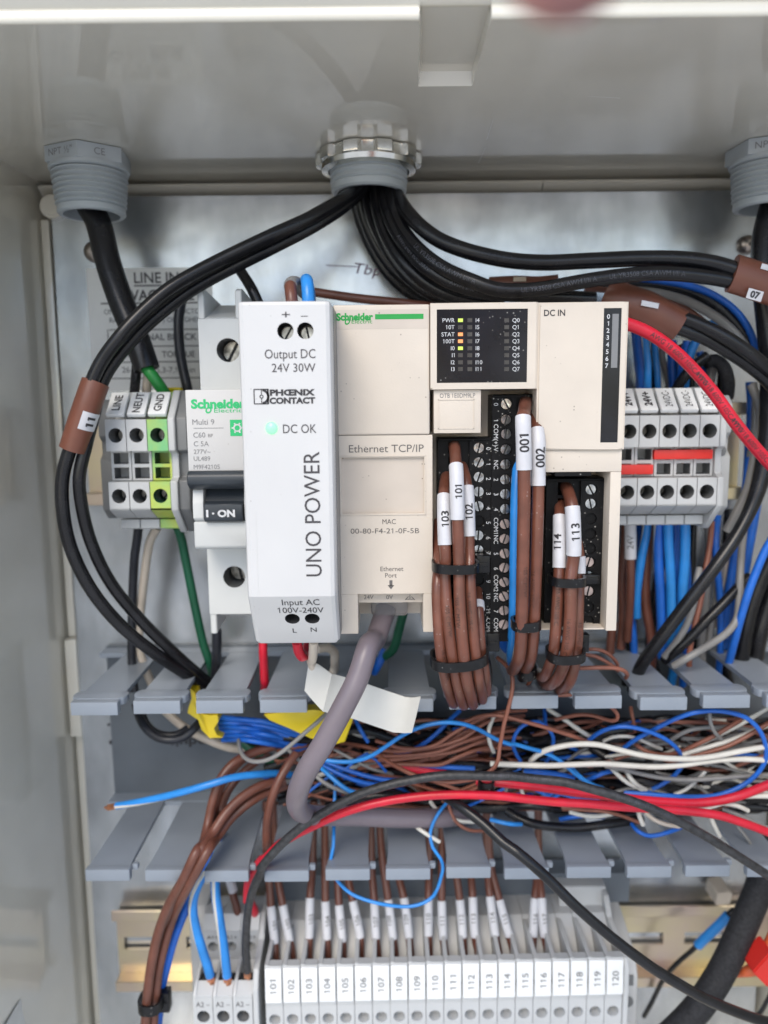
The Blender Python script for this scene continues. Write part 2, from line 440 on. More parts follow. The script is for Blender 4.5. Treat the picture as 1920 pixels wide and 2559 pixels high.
M = dict(
    beige=mat('grey_beige_fibreglass', (.685, .65, .56), .38, var=.04, vs=25, bump=.05, bs=300, coat=1.0),
    galv=mat('galvanised_steel', (.55, .575, .60), .27, .8, var=.16, vs=60, bump=.34, bs=20, stretch=(1, 1, .5)),
    gold=mat('yellow_zinc', (.62, .54, .33), .3, .85, var=.08, vs=42, var2=(.56, .44, .40)),
    zinc=mat('bright_zinc', (.60, .61, .60), .16, 1.0, var=.25, vs=700, bump=.3, bs=900),
    chrome=mat('zinc_die_cast', (.75, .74, .69), .16, 1.0, var=.08, vs=200, bump=.1, bs=400),
    brass=mat('dull_screw', (.46, .40, .36), .28, 1.0, var=.2, vs=400),
    copper_screw=mat('reddish_screw', (.62, .50, .46), .32, .9, var=.15, vs=400),
    white=mat('white_plastic', (.585, .58, .575), .42, var=.02, vs=40, bump=.12, bs=2500, dirt=.25),
    offwhite=mat('offwhite_plastic', (.60, .615, .61), .45, var=.03, vs=50, bump=.1, bs=2500, dirt=.3),
    cream=mat('cream_plastic', (.635, .565, .485), .5, var=.03, vs=60, bump=.16, bs=2500, dirt=.55),
    cream_d=mat('cream_plastic_window', (.585, .515, .445), .45, var=.05, vs=60, bump=.1, bs=2500, dirt=.8),
    lgrey=mat('grey_terminal_plastic', (.49, .50, .505), .42, var=.04, vs=80, bump=.08, bs=2000),
    dgrey=mat('dark_grey_plastic', (.16, .165, .17), .45, var=.06, vs=80),
    side=mat('metal_grey_side', (.22, .22, .225), .4, .3, var=.05),
    duct=mat('blue_grey_duct_plastic', (.26, .295, .345), .36, var=.05, vs=40, bump=.06, bs=1500),
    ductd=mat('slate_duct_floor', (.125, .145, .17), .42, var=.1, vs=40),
    pvc=mat('grey_conduit_plastic', (.42, .46, .485), .38, var=.05, vs=60, bump=.06, bs=1200),
    black=mat('black_cable_jacket', (.011, .011, .013), .27, var=.2, vs=200, spec=.4),
    ribbed=mat('ribbed_black_jacket', (.035, .035, .038), .42, var=.3, vs=600, bump=.8, bs=1600),
    blacktex=mat('black_braided_sleeve', (.018, .018, .021), .75, var=.3, vs=900, bump=.6, bs=1800),
    navy=mat('charcoal_wire', (.02, .022, .03), .35, var=.2, vs=200),
    plug=mat('black_plug_plastic', (.008, .008, .009), .45, var=.2, vs=200, bump=.1, bs=2500, specks=.7, spec=.16),
    tie=mat('black_nylon', (.010, .010, .011), .28, var=.2, vs=200, specks=.35, bump=.08, spec=.35),
    led_panel=mat('smoked_panel', (.010, .011, .016), .22, var=.25, vs=90, specks=.45, spec=.35),
    navyplastic=mat('dark_slate_plastic', (.032, .04, .05), .4, var=.1, vs=60),
    brown=mat('brown_wire', (.16, .057, .036), .3, var=.14, vs=150, bump=.06, specks=.25),
    brownb=mat('plain_brown_wire', (.15, .055, .036), .36, var=.12, vs=120, bump=.05),
    brownt=mat('thin_brown_wire', (.26, .095, .06), .4, var=.12, vs=120),
    shrink=mat('brown_heatshrink', (.16, .056, .034), .4, var=.1, vs=100, bump=.1, bs=600),
    blue=mat('blue_wire', (.025, .25, .70), .33, var=.1, vs=100),
    blued=mat('deep_blue_wire', (.014, .135, .58), .36, var=.12, vs=100),
    red=mat('red_wire', (.62, .012, .035), .33, var=.1, vs=100),
    redp=mat('red_plastic', (.66, .03, .022), .35, var=.06, vs=100),
    orange=mat('orange_plastic', (.6, .12, .04), .4, var=.06),
    whitew=mat('white_wire', (.66, .64, .58), .38, var=.06, vs=100),
    creamw=mat('cream_wire', (.62, .54, .45), .4, var=.06, vs=100),
    greyw=mat('grey_wire', (.24, .235, .23), .4, var=.08, vs=100),
    mauve=mat('mauve_grey_cable', (.19, .158, .178), .36, var=.06, vs=60, bump=.08, bs=1000),
    green=mat('green_wire', (.02, .26, .05), .4, var=.1, vs=100),
    dkgreen=mat('dark_green_wire', (.008, .10, .05), .42, var=.1, vs=100),
    lime=mat('lime_plastic', (.17, .48, .20), .4, var=.05, vs=75, var2=(.56, .55, .05)),
    yellow=mat('yellow_plastic', (.80, .60, .015), .36, var=.05, vs=60),
    paper=mat('white_tape', (.64, .635, .60), .55, var=.03, vs=80, bump=.1, bs=900),
    label=mat('label_paper', (.80, .80, .78), .5, var=.04, vs=60),
    tag=mat('white_sleeve', (.60, .60, .63), .42, var=.04, vs=200, bump=.08),
    marker=mat('white_marker', (.80, .81, .81), .38, var=.02, vs=60),
    copper=mat('bare_copper', (.75, .33, .18), .3, .9, var=.2, vs=900),
    clear=mat('clear_polycarbonate', (.75, .73, .74), .12, var=.02, alpha_trans=.85),
    ink=mat('dark_ink', (.03, .028, .032), .6, var=.05),
    device_ink=mat('charcoal_print', (.055, .05, .055), .55, var=.05),
    grey_ink=mat('grey_ink', (.20, .20, .205), .6, var=.05),
    mid_ink=mat('brown_grey_ink', (.13, .12, .115), .6, var=.05),
    faint_ink=mat('worn_print', (.085, .035, .024), .5, var=.3, vs=900),
    pen=mat('purple_pen', (.20, .10, .16), .6, var=.3, vs=700),
    hole_dark=mat('dark_inner_plastic', (.03, .03, .032), .5, var=.1),  # dark plastic inside holes; on screws it paints the shade in the slot
    screw_steel=mat('worn_screw_steel', (.38, .37, .35), .3, 1.0, var=.35, vs=500),
    white_ink=mat('white_print', (.62, .63, .65), .5, var=.1, vs=900),
    silver_ink=mat('silver_print', (.085, .085, .10), .45, .3, var=.2, vs=900),
    green_ink=mat('green_print', (.01, .32, .055), .5, var=.04),
    logo_green=mat('logo_green', (.02, .48, .16), .5, var=.04),
    led_green=mat('lit_green_led', (.25, .8, .35), .25, emit=(.18, 1.0, .30, .75)),
    led_lime=mat('lit_lime_led', (.4, .5, .1), .3, emit=(.45, .62, .08, .5)),
    led_orange=mat('lit_orange_led', (.7, .25, .1), .3, emit=(1.0, .28, .08, .5)),
    led_off=mat('unlit_led', (.06, .056, .052), .3, var=.15, vs=500),
    skin=mat('skin', (.60, .26, .17), .5, var=.1, vs=120, bump=.1, bs=1500),
    nail=mat('nail', (.5, .25, .2), .3),
    concrete=mat('pale_bounce_concrete', (.76, .73, .67), .85, var=.12, vs=6, bump=.2, bs=60),
)
M['beige'].node_tree.nodes['Principled BSDF'].inputs['Coat Roughness'].default_value = .05; M['beige'].node_tree.nodes['Principled BSDF'].inputs['Coat IOR'].default_value = 1.7

# ------------------------------------------------------------------ ground, enclosure, mounting panel
bm = B()
for q in (((-60000, -60000), (60000, -60000), (60000, 60000), (-60000, 60000)),):
    bm.faces.new([bm.verts.new(Vector((a, b, -1400))) for a, b in q])
g = build(bm, 'ground', M['concrete'], loc=Vector((0, 0, -1400)), recalc=False, sm=0); g['kind'] = 'structure'  # unseen ground, added pale to bounce light up into the enclosure

CZ, CX = 80.6, -123.0                  # inner face of the top wall, inner face of the side wall (at the back)
enc = thing('electrical_enclosure', 'open grey beige fibreglass enclosure around the whole wiring', 'enclosure', V(0, -12, -330))
# top wall: a 5 mm plate with a tapered latch pocket cut into its front edge
p1, p2, p3, p4 = U(905, 172, 78), U(1022, 172, 78), U(1060, 42, 109), U(906, 42, 109)
xa, xb, xc, xd = p1.x, p2.x, p3.x, p4.x
DP, DF = 76.0, 110.0
bm = B()
def ceil_face(pts, z=CZ): return bm.faces.new([bm.verts.new(V(a, d, z)) for a, d in pts])
ceil_face([(-126, -10), (xa, -10), (xa, DP), (xd, DF), (-126, DF)])
ceil_face([(xa, -10), (xb, -10), (xb, DP), (xa, DP)])
ceil_face([(xb, -10), (190, -10), (190, DF), (xc, DF), (xb, DP)])
zt = CZ + 2.6
ceil_face([(xa + .5, DP + 2.4), (xb - .4, DP + 2.4), (xc - .4, DF), (xd + .5, DF)], zt)
def wallq(a, b, z0, z1, sh=((0, 0), (0, 0))):
    bm.faces.new([bm.verts.new(V(*q)) for q in ((a[0], a[1], z0), (b[0], b[1], z0), (b[0] + sh[1][0], b[1] + sh[1][1], z1), (a[0] + sh[0][0], a[1] + sh[0][1], z1))])
wallq((xa, DP), (xb, DP), CZ, zt, ((.5, 2.4), (-.4, 2.4)))
wallq((xa, DP), (xd, DF), CZ, zt, ((.5, 2.4), (.5, 0)))
wallq((xb, DP), (xc, DF), CZ, zt, ((-.4, 2.4), (-.4, 0)))
bmesh.ops.remove_doubles(bm, verts=bm.verts[:], dist=.01)
build(bm, 'top_wall', M['beige'], enc, recalc=False, sm=0)
bm = B()                               # two fine scratches in the paint
def on_top(px, py):
    r = rot @ Vector((px * PS - 960, 1279.5 - py * PS, -F_PX)); return r * ((CZ - .02) / r.z) + CAMP
for a, b in (((1066, 258), (1052, 302)), ((1050, 318), (1034, 352)), ((1270, 208), (1340, 212))):
    a, b = on_top(*a), on_top(*b); d = (b - a).normalized(); w_ = d.cross(ZU) * .10
    bm.faces.new([bm.verts.new(p) for p in (a - w_ * .3, b - w_, b + w_, a + w_ * .3)])
build(bm, 'scratch', M['marker'], enc, recalc=False, sm=0)
bm = B()                               # rolled front edge, interrupted by the pocket
def lip(x0, x1):
    prof = [(DF - .5, CZ + .03), (DF, CZ + .12), (DF + .3, CZ + .45), (DF + .42, CZ + 1.0), (DF + .42, CZ + 2.6), (DF + .1, CZ + 2.95), (DF + 2.0, CZ + 4.6), (DF + 6, CZ + 9), (DF + 6, CZ + 18), (DF - 12, CZ + 18), (DF - 12, CZ + 4.5), (DF - 6, CZ + 3.2)]
    prism(bm, prof, x0, x1)
lip(-150, xd); lip(xc, 200)
prism(bm, [(DF + .1, CZ + 2.9), (DF + 2.0, CZ + 4.6), (DF + 6, CZ + 9), (DF + 6, CZ + 18), (DF - 12, CZ + 18), (DF - 12, CZ + 2.9)], xd + .02, xc - .02)
build(bm, 'front_rim', M['beige'], enc, sm=50)
bm = B()
bm.faces.new([bm.verts.new(V(*q)) for q in ((CX, -10, CZ), (CX - 1, -10, -330), (CX - 5, DF, -330), (CX - 4, DF, CZ + 4))])
build(bm, 'side_wall', M['beige'], enc, recalc=False, sm=0)
bm = B()
bm.faces.new([bm.verts.new(V(*q)) for q in ((152.5, -10, CZ), (152.5, -10, -330), (156, DF, -330), (156, DF, CZ + 4))])
build(bm, 'side_wall', M['beige'], enc, recalc=False, sm=0)
bm = B()
bm.faces.new([bm.verts.new(V(*q)) for q in ((-128, -10, -330), (192, -10, -330), (196, DF, -330), (-132, DF, -330))])
build(bm, 'bottom_wall', M['beige'], enc, recalc=False, sm=0)
bm = B()
bm.faces.new([bm.verts.new(V(*q)) for q in ((-126, -10, CZ + .1), (192, -10, CZ + .1), (192, -10, -330), (-126, -10, -330))])
build(bm, 'back_wall', M['beige'], enc, recalc=False, sm=0)
bm = B()                               # moulded rounding where top and back meet, with its joint
for x0, x1 in ((-122, U(1170, 400, -4).x), (U(1170, 400, -4).x + .25, 190)):
    prism(bm, [(-9.9, 75.2), (-4.6, 75.2), (-1.0, 78.2), (-1.3, 78.8), (-9.9, 79.3)], x0, x1)
build(bm, 'corner_rib', M['beige'], enc, sm=60)
bm = B()
z0, z1, z2 = U(160, 1380, 0).z, U(160, 1590, 0).z, U(150, 470, 0).z
box(bm, CX + .3, CX + 3.4, -9.9, -2.5, z0, z2, .7)
box(bm, CX + .1, CX + 4.6, -9.9, 1.2, z1, z0 - .2, .8)
box(bm, CX + .1, CX + 3.2, -9.9, -3.5, -328, z1 - .2, .7)
build(bm, 'moulded_rib', M['beige'], enc)
bm = B(); c = U(112, 446, 2)
cyl(bm, V(c.x, -9.8, c.z), Vector((0, -1, 0)), 4.4, 13, 28, 4.0, .8)
build(bm, 'mounting_boss', M['beige'], enc)
# sticker corner low on the side wall
ST = thing('warning_sticker', 'white triangular sticker low on the enclosure side wall', 'sticker', V(CX - 3.6, 70, -215))
bm = B()
def on_side(px, py):
    r = rot @ Vector((px * PS - 960, 1279.5 - py * PS, -F_PX)); k = (CX - 2.6) / r.x
    p = r * k + CAMP; p.x += .25; return p
q = [on_side(*a) for a in ((43, 2158), (15, 2206), (-8, 2250), (60, 2250))]
bm.faces.new([bm.verts.new(p) for p in q]); build(bm, 'sheet', M['paper'], ST, recalc=False, sm=0)
bm = B(); o = on_side(41, 2190); u = (on_side(47, 2200) - on_side(40, 2172)).normalized()
for k in range(4): rect(bm, o + u * k * 2.2, u, Vector((0, -1, 0)), 1.3, 1.2, .1)
build(bm, 'print', M['ink'], ST, recalc=False, sm=0)

PNL = thing('steel_backplate', 'galvanised steel mounting panel behind all the devices', 'panel', V(0, 0, -330))
bm = B()
prism(bm, [(-117.6, 74.6), (150, 74.6), (150, -325), (-119.8, -325), (-119.2, -240)], -1.6, 0, 'D', .35)
build(bm, 'steel_sheet', M['galv'], PNL)
for x, y, r in ((206, 545, 3.7), (1612, 530, 3.3)):
    bm = B(); c = U(x, y, 0)
    lathe(bm, c + V(0, .1, 0), Vector((0, -1, 0)), [(r * 1.02, 0), (r, .8), (r * .97, 1.5), (r * .8, 2.5), (r * .5, 3.1), (r * .3, 3.2), (r * .22, 2.2), (.02, 1.6)], 28)
    for a in (0, 1): obox(bm, c + V(0, 3.15, 0), XR if a else ZU, ZU if a else -XR, r * .28, r * .9, .3)
    build(bm, 'panel_screw', M['brass'], PNL)
bm = B()
for key, x, y, r in (('B3', 305, 605, .9), ('B3', 485, 748, .8), ('B3', 290, 500, .6)):
    disc(bm, zp(key, x, y, 0) + V(0, .05, 0), XR, ZU, r, .02, 14)
build(bm, 'drill_hole', M['ink'], PNL, recalc=False, sm=0)
# pen writing
bm = B()
o = zp('C1', 725, 605, 0)
put(bm, 'Tbp', o, (XR + ZU * -.12).normalized(), ZU, 3.6, width=9.5, off=.12, shear=.25)
a, b = zp('C1', 455, 578, 0), zp('C1', 660, 588, 0)
rr = (b - a).normalized(); rect(bm, (a + b) / 2, rr, Vector((0, -1, 0)).cross(rr), (b - a).length, .3, .12)
build(bm, 'pen_mark', M['pen'], PNL, recalc=False, sm=0)

# instruction label
LB = thing('rating_label', 'pale printed line-in rating label on the steel panel', 'label', U(305, 845, 0))
a, b = U(186, 580, 0), U(432, 842, 0)
bm = B(); box(bm, a.x, b.x + 6, .02, .16, b.z, a.z); build(bm, 'sheet', M['label'], LB, sm=0)
bm = B(); T = lambda s, x, y, h, **k: put(bm, s, U(x, y, .16), XR, ZU, h, **k)
def bar(x0, y0, x1, y1, wd=.35):
    p, q = U(x0, y0, .16), U(x1, y1, .16)
    if abs(x1 - x0) > abs(y1 - y0): rect(bm, V((p.x + q.x) / 2, .16, (p.z + q.z) / 2), XR, ZU, abs(q.x - p.x), wd)
    else: rect(bm, V((p.x + q.x) / 2, .16, (p.z + q.z) / 2), XR, ZU, wd, abs(q.z - p.z))
T('LINE IN', 338, 600, 3.6, bold=.015, width=16); bar(290, 617, 388, 617, .5)
T('120VAC 60HZ', 330, 638, 3.6, bold=.02, width=30); bar(218, 655, 432, 655, .5)
T('ONLY USE COPPER CONDUCTORS', 336, 673, 1.7, width=37); T('RATED 75\u00b0C(167\u00b0F) OR HIGHER', 336, 691, 1.7, width=33)
bar(236, 712, 436, 712); bar(236, 748, 436, 748); bar(236, 782, 436, 782); bar(236, 817, 436, 817); bar(236, 712, 236, 817); bar(332, 748, 332, 817)
T('TERMINAL BLOCK', 345, 728, 2.2, width=27, bold=.01); T('AWG', 288, 765, 2.0, bold=.01); T('TORQUE', 386, 765, 2.0, bold=.01, width=12); T('26-10', 284, 799, 2.0); T('5,3-7,1 lb-in', 380, 799, 2.0, width=14)
build(bm, 'print', M['device_ink'], LB, recalc=False, sm=0)

# ------------------------------------------------------------------ rails
def din_rail(name, label, x0, x1, zc, slots):
    r = thing(name, label, 'rail', V(x0, 0, zc))
    bm = B(); h = 17.5
    for s in (1, -1):
        prism(bm, [(7.5, zc + s * h), (7.5, zc + s * (h - 4.4)), (1.2, zc + s * (h - 4.6)), (1.2, zc + s * (h - 3.5)), (6.4, zc + s * (h - 3.4)), (6.4, zc + s * h)], x0, x1, bev=.25)
    build(bm, 'flange', M['gold'], r)
    bm = B(); xs = x0; zi = h - 4.6
    for a, b in slots:                     # web with long slots
        if a - 1.5 > xs: box(bm, xs, a - 1.5, 1.2, 2.4, zc - zi, zc + zi)
        plate(bm, a - 1.5, b + 1.5, zc - zi, zc + zi, 2.4, 1.2, hole='rect', hw=(b - a) / 2, hh=2.7, depth=1.2, cap=False)
        xs = b + 1.5
    if xs < x1: box(bm, xs, x1, 1.2, 2.4, zc - zi, zc + zi)
    build(bm, 'web', M['gold'], r, sm=0)
    return r
zl = (U(300, 1968, 7.5).z + U(300, 2145, 7.5).z) / 2
s0 = U(272, 2050, 1).x
din_rail('mounting_rail', 'golden slotted mounting rail under the numbered terminal row', U(246, 2050, 7).x, 152, zl,
         [(s0 + 25.0 * k, s0 + 25.0 * k + 16.5) for k in range(10)])
ZR = -17.3
din_rail('mounting_rail', 'golden mounting rail behind the power supply and controller', U(182, 1045, 7).x, 130, ZR, [(-70 + 25 * k, -54 + 25 * k) for k in range(7)])

# ------------------------------------------------------------------ wiring duct
DU = thing('wiring_duct', 'blue grey slotted wiring duct without cover, filled with thin wires', 'duct', V(-105, 0, -150))
x0 = U(245, 1650, 2).x
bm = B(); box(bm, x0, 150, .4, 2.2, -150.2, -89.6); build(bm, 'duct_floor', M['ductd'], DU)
bm = B(); box(bm, x0, 150, 2.2, 9, -91.6, -89.9); box(bm, x0, 150, 2.2, 9, -150.2, -148.6); build(bm, 'wall_base', M['duct'], DU)
def finger(z, kind):
    bm = B()
    if kind:      # upper wall: head turned over into a snap edge
        prism(bm, [(-6.4, 8.8), (6.4, 8.8), (6.4, 46), (7.2, 49), (-7.2, 49), (-6.4, 46)], z - 1.5, z, 'Z', .25)
        prism(bm, [(-7.4, 47.4), (7.4, 47.4), (8.5, 49.2), (8.6, 51.4), (8.0, 53.2), (6.4, 54.2), (-6.4, 54.2), (-8.0, 53.2), (-8.6, 51.4), (-8.5, 49.2)], z - 2.0, z + .5, 'Z', .45, 2)
        box(bm, -7.3, 7.3, 54.0, 57.0, z - 4.0, z + .25, .35)
    else:         # lower wall: plain lip and a small nub
        prism(bm, [(-6.5, 8.8), (6.5, 8.8), (6.5, 44), (7.1, 50.5), (-7.1, 50.5), (-6.5, 44)], z - 1.5, z, 'Z', .25)
        box(bm, -7.25, 7.25, 50.2, 53.0, z - 3.9, z + .1, .4)
        box(bm, 7.0, 9.2, 48.2, 50.2, z - 1.9, z + .2, .7)
    return bm
fu = U(150, 1515, 57).x + 7.3
f0 = build(finger(-89.9, 1), 'duct_finger', M['duct'], DU)
FINGS = []
for k in range(12):
    f = f0 if k == 0 else f0.copy()
    if k: col.objects.link(f); f.parent = DU
    ob = V(fu + 19.62 * k, 0, 0); f.location = Vector((ob.x + rnd.uniform(-.3, .3), 0, rnd.uniform(-.35, .35))) * MM
    f.rotation_euler.y = rad(rnd.uniform(-.7, .7)) * .4
# the moulded copies are built around x = 0 of the work space: shift for the duct's own origin happens through f.location
fl = U(181, 1880, 53).x + 7.25
f1 = build(finger(-149.0, 0), 'duct_finger', M['duct'], DU)
for k in range(12):
    f = f1 if k == 0 else f1.copy()
    if k: col.objects.link(f); f.parent = DU
    f.location = Vector((fl + 19.6 * k + rnd.uniform(-.35, .35), 0, rnd.uniform(-.5, .4))) * MM
bm = B(); put(bm, 'Panduit', zp('B3', 805, 605, 2.2), -XR, -ZU, 3.4, width=21, bold=.03); build(bm, 'lettering', M['ink'], DU, recalc=False, sm=0)

# ------------------------------------------------------------------ conduit fittings in the top wall
def bushing(label, cx, D):
    t = thing('conduit_bushing', label, 'cable fitting', V(cx, D, CZ))
    bm = B(); dn = Vector((0, 0, -1)); o = V(cx, D, CZ - .05)
    r = 13.4; hexp = [(math.cos(rad(a)) * r, math.sin(rad(a)) * r) for a in (24, 84, 144, 204, 264, 324)]
    prism(bm, [(cx + a, D + b) for a, b in hexp], CZ - .1, CZ - 4.8, 'Z', .4, 2)
    lathe(bm, o + dn * 4.7, dn, [(12.3, 0), (12.3, 1.0), (11.6, 1.4)], 36)
    build(bm, 'hex_collar', M['pvc'], t)
    bm = B(); prof = [(11.7, 5.4), (11.0, 6.0)]; h = 6.1
    for k in range(7):
        rr = 11.75 - .14 * k; prof += [(rr - .95, h), (rr, h + .5), (rr, h + .75), (rr - .95, h + 1.25)]; h += 1.55
    prof += [(10.4, h), (10.5, h + 1.6), (10.0, h + 2.1), (8.7, h + 2.1), (8.6, h + 1.5), (8.6, 8)]
    lathe(bm, o, dn, prof, 40); build(bm, 'threaded_body', M['pvc'], t, sm=24)
    bm = B()
    build_txt = [(1, 2, 'NPT \u00bd"'), (0, 1, 'CE')]
    for i, j, s in build_txt:               # faces turned to the front (positive D)
        A, C = hexp[i], hexp[j]; m_ = V(cx + (A[0] + C[0]) / 2, D + (A[1] + C[1]) / 2, CZ - 2.4)
        rr = V(A[0] - C[0], A[1] - C[1], 0).normalized()
        put(bm, s, m_, rr, ZU, 2.0, off=.1)
    build(bm, 'raised_print', M['grey_ink'], t, recalc=False, sm=0)
    return t
GX = U(196, 410, 27).x
bushing('grey threaded conduit bushing over the line, neutral and ground terminals', GX, 27)
GX2 = U(1662, 400, 27).x
bushing('grey threaded conduit bushing in the corner above the small red wire', GX2, 27)
HX, HD = U(797, 360, 22).x, 23
t = thing('conduit_hub', 'conduit hub with shiny zinc locknut between the two grey bushings', 'cable fitting', V(HX, HD, CZ))
dn = Vector((0, 0, -1))
bm = B()
n = 10; pts = []
for i in range(n):
    a = i * 2 * math.pi / n
    for da, r in ((-.20, 15.4), (-.14, 17.2), (.14, 17.2), (.20, 15.4)): pts.append((HX + math.cos(a + da) * r, HD + math.sin(a + da) * r))
prism(bm, pts, CZ - .3, CZ - 3.8, 'Z', .45, 2)
lathe(bm, V(HX, HD, CZ - 3.7), dn, [(15.6, 0), (15.2, 1.6), (13.2, 2.2), (12.6, 1.0)], 40)
build(bm, 'locknut', M['chrome'], t)
bm = B(); prof = [(12.6, 1.0), (12.6, 5.6)]; h = 5.6
for k in range(2): prof += [(12.0, h + .4), (12.5, h + 1.0), (12.5, h + 1.4), (11.9, h + 1.9)]; h += 1.9
prof += [(12.3, h + .5), (12.2, h + 2.2), (11.5, h + 2.8), (10.3, h + 2.8), (10.3, 2)]
lathe(bm, V(HX, HD, CZ), dn, prof, 40); build(bm, 'nipple', M['pvc'], t, sm=40)

# ------------------------------------------------------------------ din terminals of the two upper groups
def term_proto(bodym, w_, name, label, group):
    t = thing(name, label, 'terminal', V(0, 0, ZR), group)
    e = .12
    bm = B()
    prism(bm, [(8.2, 4.5), (34, 5.2), (37.4, 3.5), (37.4, -31), (33, -39.6), (8.2, -39.6)], e, w_ - e, bev=.15)
    prism(bm, [(38, -38.6), (38, -35.6), (30, -35.6), (30, -38.6)], e, w_ - e, bev=.2)
    for z0, z1 in ((-13, -3.3), (-31.4, -22.6)):
        plate(bm, e, w_ - e, z0, z1, 47, 10, r=2.25, depth=9.2, im=1)
    prism(bm, [(47, -31.4), (47, -30.9), (37, -30.9), (37, -34.8), (40.5, -34.8)], e, w_ - e)
    for z0, z1 in ((-17.8, -13.2), (-22.4, -17.8)):
        plate(bm, e, w_ - e, z0, z1, 43.2, 7, hole='rect', hw=w_ / 2 - .9, hh=1.75, depth=6.5, im=1)
    build(bm, 'body', [bodym, M['dgrey'] if bodym is M['lgrey'] else M['dkgreen']], t, sm=30)
    bm = B()
    o = V(w_ / 2, 42.7, 1.2); u = V(0, -9, 8.7).normalized()
    obox(bm, o + V(0, .9, .6), XR, u, w_ - .8, 9.8, 1.6, .45)
    mk = build(bm, 'marker', M['marker'], t)
    bm = B(); screw_head(bm, V(w_ / 2, 39.2, -8.2), Vector((0, -1, 0)), 1.75, .7); build(bm, 'screw', M['screw_steel'], t)
    bm = B(); screw_head(bm, V(w_ / 2, 39.2, -27), Vector((0, -1, 0)), 1.75, .2); build(bm, 'screw', M['screw_steel'], t)
    return t
MU = V(0, -9, 8.7).normalized()
def mark_text(t, s, w_, h, bold=.02, width=None):
    mk = [c for c in t.children if c.name.startswith('marker')][0]
    bm = B(); loc = t.location / MM
    o = V(w_ / 2, 42.7, 1.2) + V(0, .9, .6) + Vector((loc.x, 0, loc.z - ZR))
    n = XR.cross(MU)
    put(bm, s, o, MU, -XR, h, bold=bold, off=.08, width=width)
    c = build(bm, 'lettering', M['ink'], None, loc=Vector((loc.x, 0, loc.z)), recalc=False, sm=0)
    c.location = (0, 0, 0); c.parent = mk
def place_term(proto, first, x, dz, s, w_, label, h, bold=.02, width=None):
    t = proto if first else copy_tree(proto)
    if not first:
        for m_ in list(t.children):
            for l_ in list(m_.children): bpy.data.objects.remove(l_)
    t['label'] = label
    t.location = Vector((x, 0, ZR + dz)) * MM
    mark_text(t, s, w_, h, bold, width)
    return t
WL = 6.45
xl = U(250, 940, 47).x - WL / 2
tp = term_proto(M['lgrey'], WL, 'terminal_block', '', 'mains terminals under the bushing')
place_term(tp, True, xl, 0, 'LINE', WL, 'grey screw terminal with white marker LINE, outermost of three', 2.3)
place_term(tp, False, xl + WL, 0, 'NEUT', WL, 'grey screw terminal with white marker NEUT, middle of three', 2.3)
tg = term_proto(M['lime'], WL, 'ground_terminal', '', 'mains terminals under the bushing')
place_term(tg, True, xl + 2 * WL, 0, 'GND', WL, 'green and yellow ground terminal with white marker GND', 2.3)
WR = 6.2
xr = U(1447, 930, 47).x - WR / 2
ts = term_proto(M['lgrey'], WR, 'terminal_block', '', 'supply terminals beside the controller')
for k, (s, lab, b) in enumerate((('24V+', 'grey terminal marked 24V+ hugging the cream input module', .04), ('24V+', 'grey terminal marked 24V+ next to the first 24VDC- one', .04),
                              ('24VDC-', 'grey terminal marked 24VDC- directly beside the 24V+ markers', .0), ('24VDC-', 'grey terminal marked 24VDC- between two other 24VDC- terminals', .0),
                              ('24VDC-', 'grey terminal marked 24VDC- nearest the loose red wire', .0))):
    place_term(ts, k == 0, xr + (k - 2) * WR, -.3, s, WR, lab, 2.2, b, 6.2 if b else 7.0)
# end brackets and cover plates
def end_clamp(x0, x1, zc, label, m, prof, slot=True):
    t = thing('end_clamp', label, 'end clamp', V(x0, 0, zc))
    bm = B(); prism(bm, prof, x0, x1, bev=.35)
    build(bm, 'body', m, t)
    if slot:
        bm = B(); cyl(bm, V((x0 + x1) / 2, prof[slot][0] - 2, zc + 2), Vector((0, -1, 0)), min(1.8, (x1 - x0) * .34), 2.15, 18); build(bm, 'screw', M['dgrey'], t)
    return t
cl = [(8, 3), (30, 3), (33, 0), (33, -9), (30, -10.5), (30, -15), (33, -16.5), (33, -33), (29, -36.5), (8, -36.5)]
end_clamp(xl - 7.2, xl - .1, ZR, 'dark grey end clamp beside the LINE terminal', M['dgrey'], cl, 2)
cp = [(8, 5.6), (39, 5.6), (47.4, -3.0), (47.4, -13), (44, -14), (44, -21.5), (47.4, -22.5), (47.4, -31.5), (38, -40), (8, -40)]
t = thing('end_cover', 'grey end cover plate against the green ground terminal', 'end cover', V(xl + 3 * WL, 0, ZR))
bm = B(); prism(bm, cp, xl + 3 * WL + .05, xl + 3 * WL + 2.2, bev=.3); build(bm, 'plate', M['lgrey'], t)
bm = B(); prism(bm, [(a - 1.6, b) for a, b in cp], xl + 3 * WL + 2.25, xl + 3 * WL + 5.6, bev=.3); build(bm, 'clip', M['dgrey'], t)
t = thing('end_cover', 'grey end cover plate on the 24VDC- end of the supply terminals', 'end cover', V(xr + 3 * WR, 0, ZR))
bm = B(); prism(bm, [(a, b - .3) for a, b in cp], xr + 3 * WR + .05, xr + 3 * WR + 2.0, bev=.3); build(bm, 'plate', M['lgrey'], t)
end_clamp(xr + 3 * WR + 2.1, xr + 3 * WR + 8.6, ZR, 'grey end clamp closing the 24VDC- supply terminals', M['lgrey'], [(a + 3, b - .5) for a, b in cl], 2)
